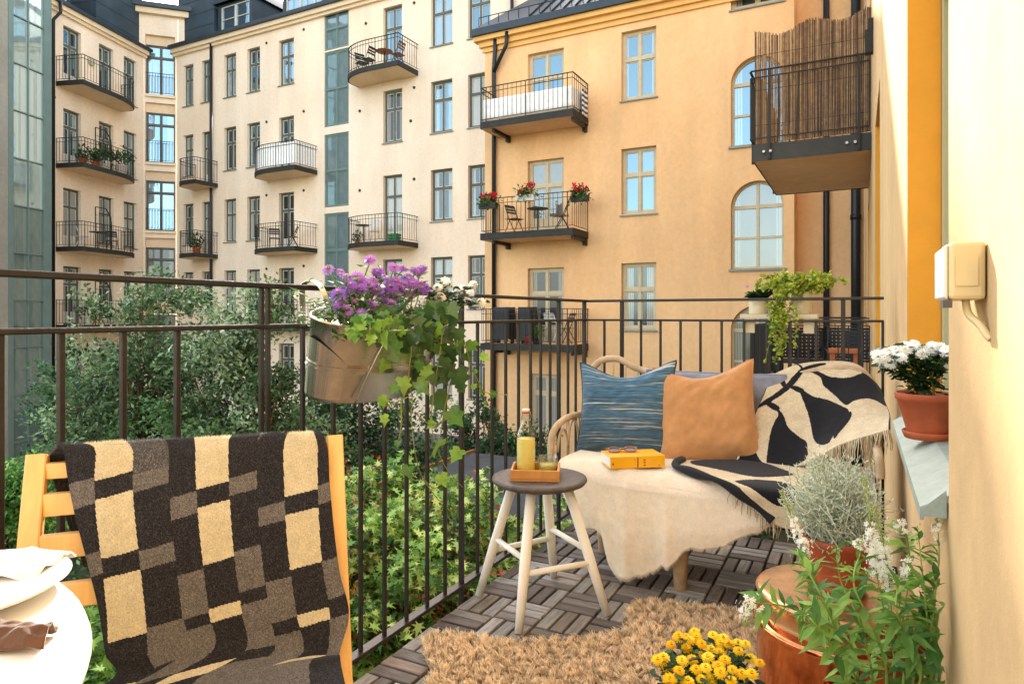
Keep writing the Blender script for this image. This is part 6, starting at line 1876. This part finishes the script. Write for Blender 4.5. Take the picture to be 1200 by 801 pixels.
# low ground cover under everything
n = 26000
P = np.stack([NR.uniform(-20, -1.5, n), NR.uniform(0, 17, n), np.full(n, GZ + .02)], 1)
keep = ~((P[:, 0] > -7) & (P[:, 1] > 7.5) & (P[:, 1] < 11.6)); P = P[keep]; n = len(P)
P[:, 2] += np.abs(NR.normal(0, .16, n)) * (1 + np.sin(P[:, 0] * 1.3) * np.cos(P[:, 1] * 1.1))
gc = leaves('ground_cover', P, NR.normal(0, 1, (n, 3)) + np.array((0, 0, .3)), NR.normal(0, .5, (n, 3)) + np.array((0, 0, 1)), NR.uniform(.08, .18, n), jitter_cols(n, ['#2f4d28', '#44682f', '#25401f', '#55783a'], .3), RHOMB, M_tleaf, None, origin=(-8, 8, GZ))
tag(gc, kind='stuff'); gc['label'] = 'low leafy ground cover over the courtyard soil'; gc['category'] = 'ground cover'

# ================================================================== small furniture on the far balconies
M_ffr = mat('black_tube', '#1d1d1d', .4, .4, var=.2, vscale=20); M_fwood = mat('teak', '#8a5a34', .6, var=.25, vscale=12); M_fwhite = mat('white_paint', '#d8d6cf', .5, var=.1, vscale=12)
M_fgrey = mat('grey_weave', '#4a4742', .8, var=.3, vscale=60)


def bistro_chair(mf, ms):
    t = thing('bistro_chair', 'x', 'chair', (0, 0, 0))
    b = MB()
    for s in (-.2, .2):
        b.tube([(s, -.22, 0), (s, .02, .43), (s, .2, .86)], .012, 6); b.tube([(s * .9, .24, 0), (s * .9, .0, .43), (s * .9, -.16, .45)], .012, 6)
    b.tube([(-.2, .2, .86), (.2, .2, .86)], .012, 6); b.build('frame', mf, t)
    b = MB()
    for k in range(6): b.box(-.2, .2, -.2 + k * .066, -.148 + k * .066, .44, .455)
    b.build('seat', ms, t)
    b = MB()
    for k in range(3): b.obox((-.2, .105 + k * .035, .62 + k * .085), (.4, 0, 0), (0, .024, .058), (0, .012, -.005))
    b.build('backrest', ms, t); return t


def bistro_table(mt, ml):
    t = thing('bistro_table', 'x', 'table', (0, 0, 0)); b = MB(); b.lathe([(0, .69), (.3, .69), (.31, .7), (.3, .712), (0, .714)], (0, 0, 0), 28); b.build('tabletop', mt, t)
    b = MB(); b.tube([(0, 0, .03), (0, 0, .69)], .025, 8)
    for a in (0, 2.1, 4.2): b.tube([(0, 0, .08), (.26 * math.cos(a), .26 * math.sin(a), .012)], .014, 6)
    b.build('pedestal', ml, t); return t


def pot_plant(mp, h, pal, r=.14, shape=RHOMB, ls=.14, flowers=None, name='potted_plant'):
    t = thing(name, 'x', 'plant', (0, 0, 0)); b = MB(); b.lathe([(0, 0), (r * .7, 0), (r, r * 1.5), (r * 1.06, r * 1.52), (r * 1.0, r * 1.7), (r * .9, r * 1.6), (0, r * 1.55)], (0, 0, 0), 18); b.build('pot', mp, t)
    n = 170; P = NR.normal(0, 1, (n, 3)) * np.array((r * .9, r * .9, h * .28)) + np.array((0, 0, r * 1.7 + h * .42)); P[:, 2] = np.maximum(P[:, 2], r * 1.7)
    leaves('foliage', P, NR.normal(0, 1, (n, 3)) + np.array((0, 0, .5)), NR.normal(0, .5, (n, 3)) + np.array((0, 0, 1)), NR.uniform(.7, 1.2, n) * ls, jitter_cols(n, pal), shape, M_tleaf, t, origin=None)
    if flowers:
        m_ = 50; Q = NR.normal(0, 1, (m_, 3)) * np.array((r * .9, r * .9, h * .2)) + np.array((0, -.03, r * 1.9 + h * .6))
        leaves('blossoms', Q, NR.normal(0, 1, (m_, 3)), NR.normal(0, .5, (m_, 3)), NR.uniform(.05, .09, m_), jitter_cols(m_, flowers), [(0, -.2), (.1, .4), (.5, .5), (.9, .4), (1, 0), (.9, -.4), (.5, -.5), (.1, -.4)], M_petal, t)
    return t


used = {}


def put(key, maker, pos, rz, label, group=None, s=1.0):
    if key not in used: used[key] = o = maker()
    else: o = copy_tree(used[key])
    o.location = pos; o.rotation_euler = (0, 0, rz); o.scale = (s, s, s); o['label'] = label
    if group: o['group'] = group
    elif 'group' in o: del o['group']
    return o


ch_b = lambda: bistro_chair(M_ffr, M_ffr); ch_w = lambda: bistro_chair(M_fwhite, M_fwhite); ch_t = lambda: bistro_chair(M_ffr, M_fwood); ch_g = lambda: bistro_chair(M_ffr, M_fgrey)
tb_b = lambda: bistro_table(M_ffr, M_ffr); tb_t = lambda: bistro_table(M_fwood, M_ffr); tb_g = lambda: bistro_table(M_fgrey, M_fgrey)
G1 = ['#35552e', '#47703a', '#2a4525']
pp_t = lambda: pot_plant(M_terra, .5, G1); pp_w = lambda: pot_plant(M_fwhite, .55, G1, r=.2); pp_d = lambda: pot_plant(mat('black_pot', '#222222', .5, var=.2), .35, ['#5f8a36', '#47702e'], r=.11, ls=.1)
far = 'chairs on the balconies across the courtyard'
put('ch_b', ch_b, FR.P(-16.4, .6, 9.88), 1.2, 'black folding chair at the left end of the top cream balcony', far)
put('ch_b', ch_b, FR.P(-15.95, .75, 9.88), -1.6, 'black folding chair in the middle of the top cream balcony', far)
put('tb_t', tb_t, FR.P(-15.35, .6, 9.88), 0, 'small round teak table on the top cream balcony')
put('ch_t', ch_t, FR.P(-14.7, .65, 9.88), -1.5, 'teak slatted chair at the right end of the top cream balcony', far)
put('ch_g', ch_g, FR.P(-20.9, .6, 3.61), .9, 'grey woven chair on the cream balcony below the white screened one', far)
put('ch_t', ch_t, FR.P(-19.9, .6, 3.61), -.9, 'teak chair on the cream balcony below the white screened one', far)
put('ch_w', ch_w, FR.P(-15.75, .7, 3.59), .4, 'white chair beside the door on the cream balcony above the asters', far)
put('tb_b', tb_b, FR.P(-16.3, .6, 3.59), 0, 'black round table on the cream balcony above the asters')
put('pp_t', pp_t, FR.P(-16.7, .5, 3.59), 0, 'terracotta potted plant at the left of the cream balcony above the asters', s=.7)
cr = thing('crate', 'green plastic crate at the right end of the cream balcony above the asters', 'crate', FR.P(-14.75, .8, 3.585))
b = MB(); q = ORIG[cr.name]
for z in (0, .1, .2): 
    for a, bb, c_, d in ((-.2, .2, -.15, -.135), (-.2, .2, .135, .15), (-.2, -.185, -.135, .135), (.185, .2, -.135, .135)): b.box(q.x + a, q.x + bb, q.y + c_, q.y + d, q.z + z + .005, q.z + z + .085)
b.build('slatted_sides', mat('green_plastic', '#1f6b3a', .5, var=.1), cr); b = MB(); b.box(q.x - .18, q.x + .18, q.y - .13, q.y + .13, q.z + .002, q.z + .02); b.build('bottom', MATS['green_plastic'], cr)
put('ch_w', ch_w, FL.P(.55, .7, 3.58), 2.6, 'white folding chair at the near end of the third balcony by the glass tower', far)
put('tb_b', tb_b, FL.P(1.35, .7, 3.58), 0, 'black bistro table on the third balcony by the glass tower')
put('ch_b', ch_b, FL.P(2.2, .6, 3.58), 1.2, 'black folding chair at the far end of the third balcony by the glass tower', far)
put('pp_t', pp_t, FL.P(.5, .8, 6.78), 0, 'terracotta potted plant at the near end of the plant filled balcony')
put('pp_t', pp_t, FL.P(1.05, .85, 6.78), 1, 'second terracotta potted plant on the plant filled balcony')
put('pp_w', pp_w, FL.P(1.6, .8, 6.78), 1, 'large white pot with tall green plant on the plant filled balcony', s=1.1)
put('ch_w', ch_w, FL.P(1.9, .5, 6.78), 2.2, 'white folding chair among the plants on the second balcony by the glass tower', far)
put('pp_w', pp_w, FL.P(2.5, .8, 6.78), 2, 'green plant in a white pot at the far end of the plant filled balcony', s=1.25)
put('pp_w', pp_w, FL.P(.65, .85, .58), 0, 'round bushy plant in white box on the lowest balcony by the glass tower')
put('pp_w', pp_w, FL.P(1.9, .85, .58), 0, 'small plant in white box right of the wooden chair on the lowest balcony', s=.8)
put('ch_t', ch_t, FL.P(1.3, .7, .58), 2.2, 'teak chair on the lowest balcony by the glass tower', far)
put('pp_t', pp_t, FR.P(-25.6, .6, 3.61), 0, 'slim potted palm on the small corner balcony', s=1.15)
put('ch_b', ch_b, FR.P(-20.4, .6, .51), .3, 'black folding chair on the lowest cream balcony behind the railing hook', far)
# orange building balconies
put('tb_g', tb_g, FO.P(-8.1, .55, 3.3), 0, 'small grey table on the geranium balcony')
put('ch_g', ch_g, FO.P(-8.85, .55, 3.3), 1.3, 'grey woven chair left of the table on the geranium balcony', far)
put('ch_t', ch_t, FO.P(-7.35, .55, 3.3), -1.2, 'brown chair right of the table on the geranium balcony', far)
put('pp_d', pp_d, FO.P(-8.0, .8, .16), 0, 'green grass like plant in a black pot on the lowest orange balcony')
put('ch_g', ch_g, FO.P(-7.2, .6, .16), -.8, 'grey chair at the right end of the lowest orange balcony', far)
put('ch_w', ch_w, FO.P(-7.6, .6, .16), 2.8, 'white chair in the middle of the lowest orange balcony', far)
M_tarp = mat('black_cover', '#202225', .55, var=.25, vscale=6, bump=.3, bscale=8, bdist=.02)
for u, w, lb in ((-9.15, .62, 'black covered barbecue at the left of the lowest orange balcony'), (-8.4, .5, 'second black covered grill cart on the lowest orange balcony')):
    q = FO.P(u, .6, .155); g = thing('barbecue', lb, 'barbecue', q)
    A_ = np.zeros((22, 9, 3))
    for i in range(22):
        a = 2 * PI * i / 21
        for j in range(9):
            zz_ = j / 8; rx, ry = w * .5 * (1 - .12 * zz_ ** 3), .26 * (1 - .12 * zz_ ** 3); s = 1 if j < 8 else .1
            c_, s_ = math.cos(a), math.sin(a); pw = lambda v: math.copysign(abs(v) ** .45, v)
            A_[i, j] = (q.x + pw(c_) * rx * s, q.y + pw(s_) * ry * s, q.z + .12 + .93 * min(zz_ * 8 / 7, 1) + .02 * math.sin(a * 5) * (1 - zz_))
    b = MB(); b.grid(A_); b.build('cover', M_tarp, g)
    b = MB()
    for s in (-1, 1): b.tube([q + Vector((s * w * .36, 0, 0)), q + Vector((s * w * .36, 0, .2))], .02, 8); b.tube([q + Vector((s * w * .36 - .02, .1, .06)), q + Vector((s * w * .36 + .02, .1, .06))], .06, 12)
    b.build('legs', M_ffr, g)
q = FO.P(-8.2, .95, .155); bk_ = thing('bucket', 'small red bucket on the lowest orange balcony', 'bucket', q)
b = MB(); b.lathe([(0, 0), (.09, 0), (.12, .2), (.125, .21), (.11, .21), (.085, .02), (0, .015)], q, 20); b.build('bucket_body', mat('red_plastic', '#b02a1c', .45, var=.1), bk_)
b = MB(); b.tube([q + Vector((.12 * math.cos(a), 0, .2 + .12 * math.sin(a))) for a in np.linspace(0, PI, 12)], .005, 6); b.build('handle', M_ffr, bk_)


def geranium(pos, label, boxm, long_=.55):
    q = Vector(pos); t = thing('geranium_box', label, 'flower box', q, 'geranium boxes on the orange balcony')
    b = MB(); L = long_ / 2
    b.prism([(-.07, 0), (.07, 0), (.09, .15), (.095, .16), (-.095, .16), (-.09, .15)], (0, 1, 0), (0, 0, 1), q - Vector((L, 0, 0)), (long_, 0, 0)); b.build('box', boxm, t)
    n = 240; P = NR.normal(0, 1, (n, 3)) * np.array((L * .55, .09, .09)) + np.array(q) + np.array((0, -.02, .2))
    leaves('foliage', P, NR.normal(0, 1, (n, 3)), NR.normal(0, .5, (n, 3)) + np.array((0, -.4, .8)), NR.uniform(.06, .11, n), jitter_cols(n, ['#3c6a2e', '#4f8038', '#2d5225'], .2), OVAL, M_tleaf, t)
    for k in range(14):
        c = np.array(q) + np.array((RR.uniform(-L, L) * .95, RR.uniform(-.12, .05), RR.uniform(.2, .46))); m_ = 16
        Q = c + NR.normal(0, .03, (m_, 3))
        leaves('blossom', Q, NR.normal(0, 1, (m_, 3)), NR.normal(0, .5, (m_, 3)), NR.uniform(.05, .075, m_), jitter_cols(m_, ['#d8142e', '#e62a46', '#c01028'], .2), OVAL, M_petal, t)


geranium(FO.P(-9.35, 1.2, 4.0), 'dark geranium box with red flowers at the left of the middle orange balcony', mat('dark_box', '#2e2a26', .6))
geranium(FO.P(-8.15, 1.22, 4.12), 'white geranium box with few red flowers in the middle of the orange balcony railing', M_fwhite)
geranium(FO.P(-6.7, .85, 4.05), 'dark geranium box with red flowers at the right corner of the middle orange balcony', MATS['dark_box'], .5)
tw_ = thing('towel', 'striped towel hanging at the right end of the upper orange balcony', 'towel', FO.P(-6.72, .5, 6.6))
b = MB(); b.grid([[FO.P(-6.74 + .012 * math.sin(j * 1.4), .15 + .06 * j, 7.2 - .07 * i) for j in range(8)] for i in range(11)], colf=lambda i, j: srgb('#e4e2dc') if int(i * 10) % 2 else srgb('#3b4a66'))
b.build('cloth', mat('striped_towel', '#888888', .9, attr=True), tw_, solid=.008)

# neighbour's terrace on our level
M_str = mat('black_strap', '#1e2024', .7, var=.2, vscale=40)
def woven_chair():
    t = thing('woven_chair', 'x', 'chair', (0, 0, 0)); b = MB()
    for s in (-.32, .32): b.tube([(s, -.3, 0), (s, -.3, .45), (s, .28, .50), (s, .36, .78)], .016, 8); b.tube([(s, .3, 0), (s, .3, .5)], .016, 8)
    b.tube([(-.32, .36, .78), (.32, .36, .78)], .016, 8); b.tube([(-.32, -.3, .32), (.32, -.3, .32)], .016, 8); b.tube([(-.32, .27, .32), (.32, .27, .32)], .016, 8); b.build('frame', M_ffr, t)
    b = MB()
    for k in range(11): x = -.29 + k * .058; b.box(x - .021, x + .021, .30, .306, .34, .76)
    for k in range(8): z = .36 + k * .054; b.box(-.31, .31, .293, .299, z - .019, z + .019)
    b.build('backrest', M_str, t); b = MB()
    for k in range(10): y = -.28 + k * .06; b.box(-.31, .31, y - .021, y + .021, .325, .331)
    b.build('seat', M_str, t); return t


wg = 'black strap chairs on the neighbouring balcony'
put('wv', woven_chair, (-.72, 10.5, .003), math.radians(10), 'black strap armchair at the left on the neighbouring balcony', wg)
put('wv', woven_chair, (-.22, 10.7, .003), math.radians(-22), 'black strap armchair at the right behind the wooden table on the neighbouring balcony', wg)
wt = thing('coffee_table', 'low orange brown wooden table with block legs on the neighbouring balcony', 'table', (-.16, 9.75, 0))
b = MB(); b.box(-.36, .03, 9.5, 10.0, .50, .545); b.build('tabletop', mat('orange_wood', '#b5652f', .5, var=.25, vscale=8), wt, bevel=.004)
for x in (-.33, -.06): b = MB(); b.box(x, x + .065, 9.56, 9.94, .003, .4995); b.build('leg', MATS['orange_wood'], wt, bevel=.003)
ps = thing('parasol', 'folded black parasol leaning by the railing of the neighbouring balcony', 'parasol', (-1.0, 9.6, .003))
b = MB(); b.tube([(-1.0, 9.6, .05), (-1.0, 9.6, 1.12)], .017, 8); b.lathe([(0, .003), (.16, .003), (.17, .05), (.05, .07), (0, .07)], (-1.0, 9.6, 0), 20); b.build('pole', M_ffr, ps)
b = MB(); n = 24
prof = [(.02, 1.1), (.05, .95), (.07, .6), (.09, .3), (.085, .24)]
A_ = [[(-1.0 + r * (1 + .25 * math.cos(6 * a)) * math.cos(a), 9.6 + r * (1 + .25 * math.cos(6 * a)) * math.sin(a), z) for r, z in prof] for a in np.linspace(0, 2 * PI, 40)]
b.grid(A_); b.build('canopy', M_str, ps)

# ================================================================== sky, sun, camera
w = bpy.data.worlds.new('World'); SC.world = w; w.use_nodes = True
nt = w.node_tree; N = nt.nodes; L = nt.links; bg = N['Background']
S = Vector((-.68, 1.0, .70)).normalized()
sky = N.new('ShaderNodeTexSky'); sky.sky_type = 'NISHITA'; sky.sun_disc = False
sky.sun_elevation = math.asin(S.z); sky.sun_rotation = math.atan2(S.x, S.y); sky.air_density = 1.0; sky.dust_density = 1.5; sky.ozone_density = 1.0
hs = N.new('ShaderNodeHueSaturation'); hs.inputs['Saturation'].default_value = SKY_SAT
tn = N.new('ShaderNodeMix'); tn.data_type = 'RGBA'; tn.blend_type = 'MULTIPLY'; tn.inputs['Factor'].default_value = 1; tn.inputs[7].default_value = SKY_TINT
L.new(sky.outputs['Color'], hs.inputs['Color']); L.new(hs.outputs['Color'], tn.inputs[6]); L.new(tn.outputs[2], bg.inputs['Color'])
bg.inputs['Strength'].default_value = SKY_STR
sl_ = bpy.data.lights.new('sun', 'SUN'); sl_.energy = SUN_STR; sl_.angle = math.radians(.55); sl_.color = (1.0, .93, .80)
so_ = bpy.data.objects.new('sun', sl_); COL.objects.link(so_); so_.rotation_mode = 'QUATERNION'; so_.rotation_quaternion = S.to_track_quat('Z', 'Y'); so_.location = (0, 0, 30)
cam = bpy.data.cameras.new('camera'); co_ = bpy.data.objects.new('camera', cam); COL.objects.link(co_)
cam.sensor_width = 36; cam.sensor_fit = 'HORIZONTAL'; cam.lens = FPX / 1200 * 36; cam.shift_y = -(400.5 - HORY) / 1200
co_.location = (0, 0, CAMH); co_.rotation_euler = (PI / 2, 0, TH); cam.clip_start = .02; cam.clip_end = 2000
SC.camera = co_
SC.view_settings.view_transform = 'Standard'; SC.view_settings.look = 'None'; SC.view_settings.exposure = 0; SC.view_settings.gamma = 1
SC.render.engine = 'CYCLES'
SC.cycles.max_bounces = 8; SC.cycles.transparent_max_bounces = 12; SC.cycles.use_denoising = True
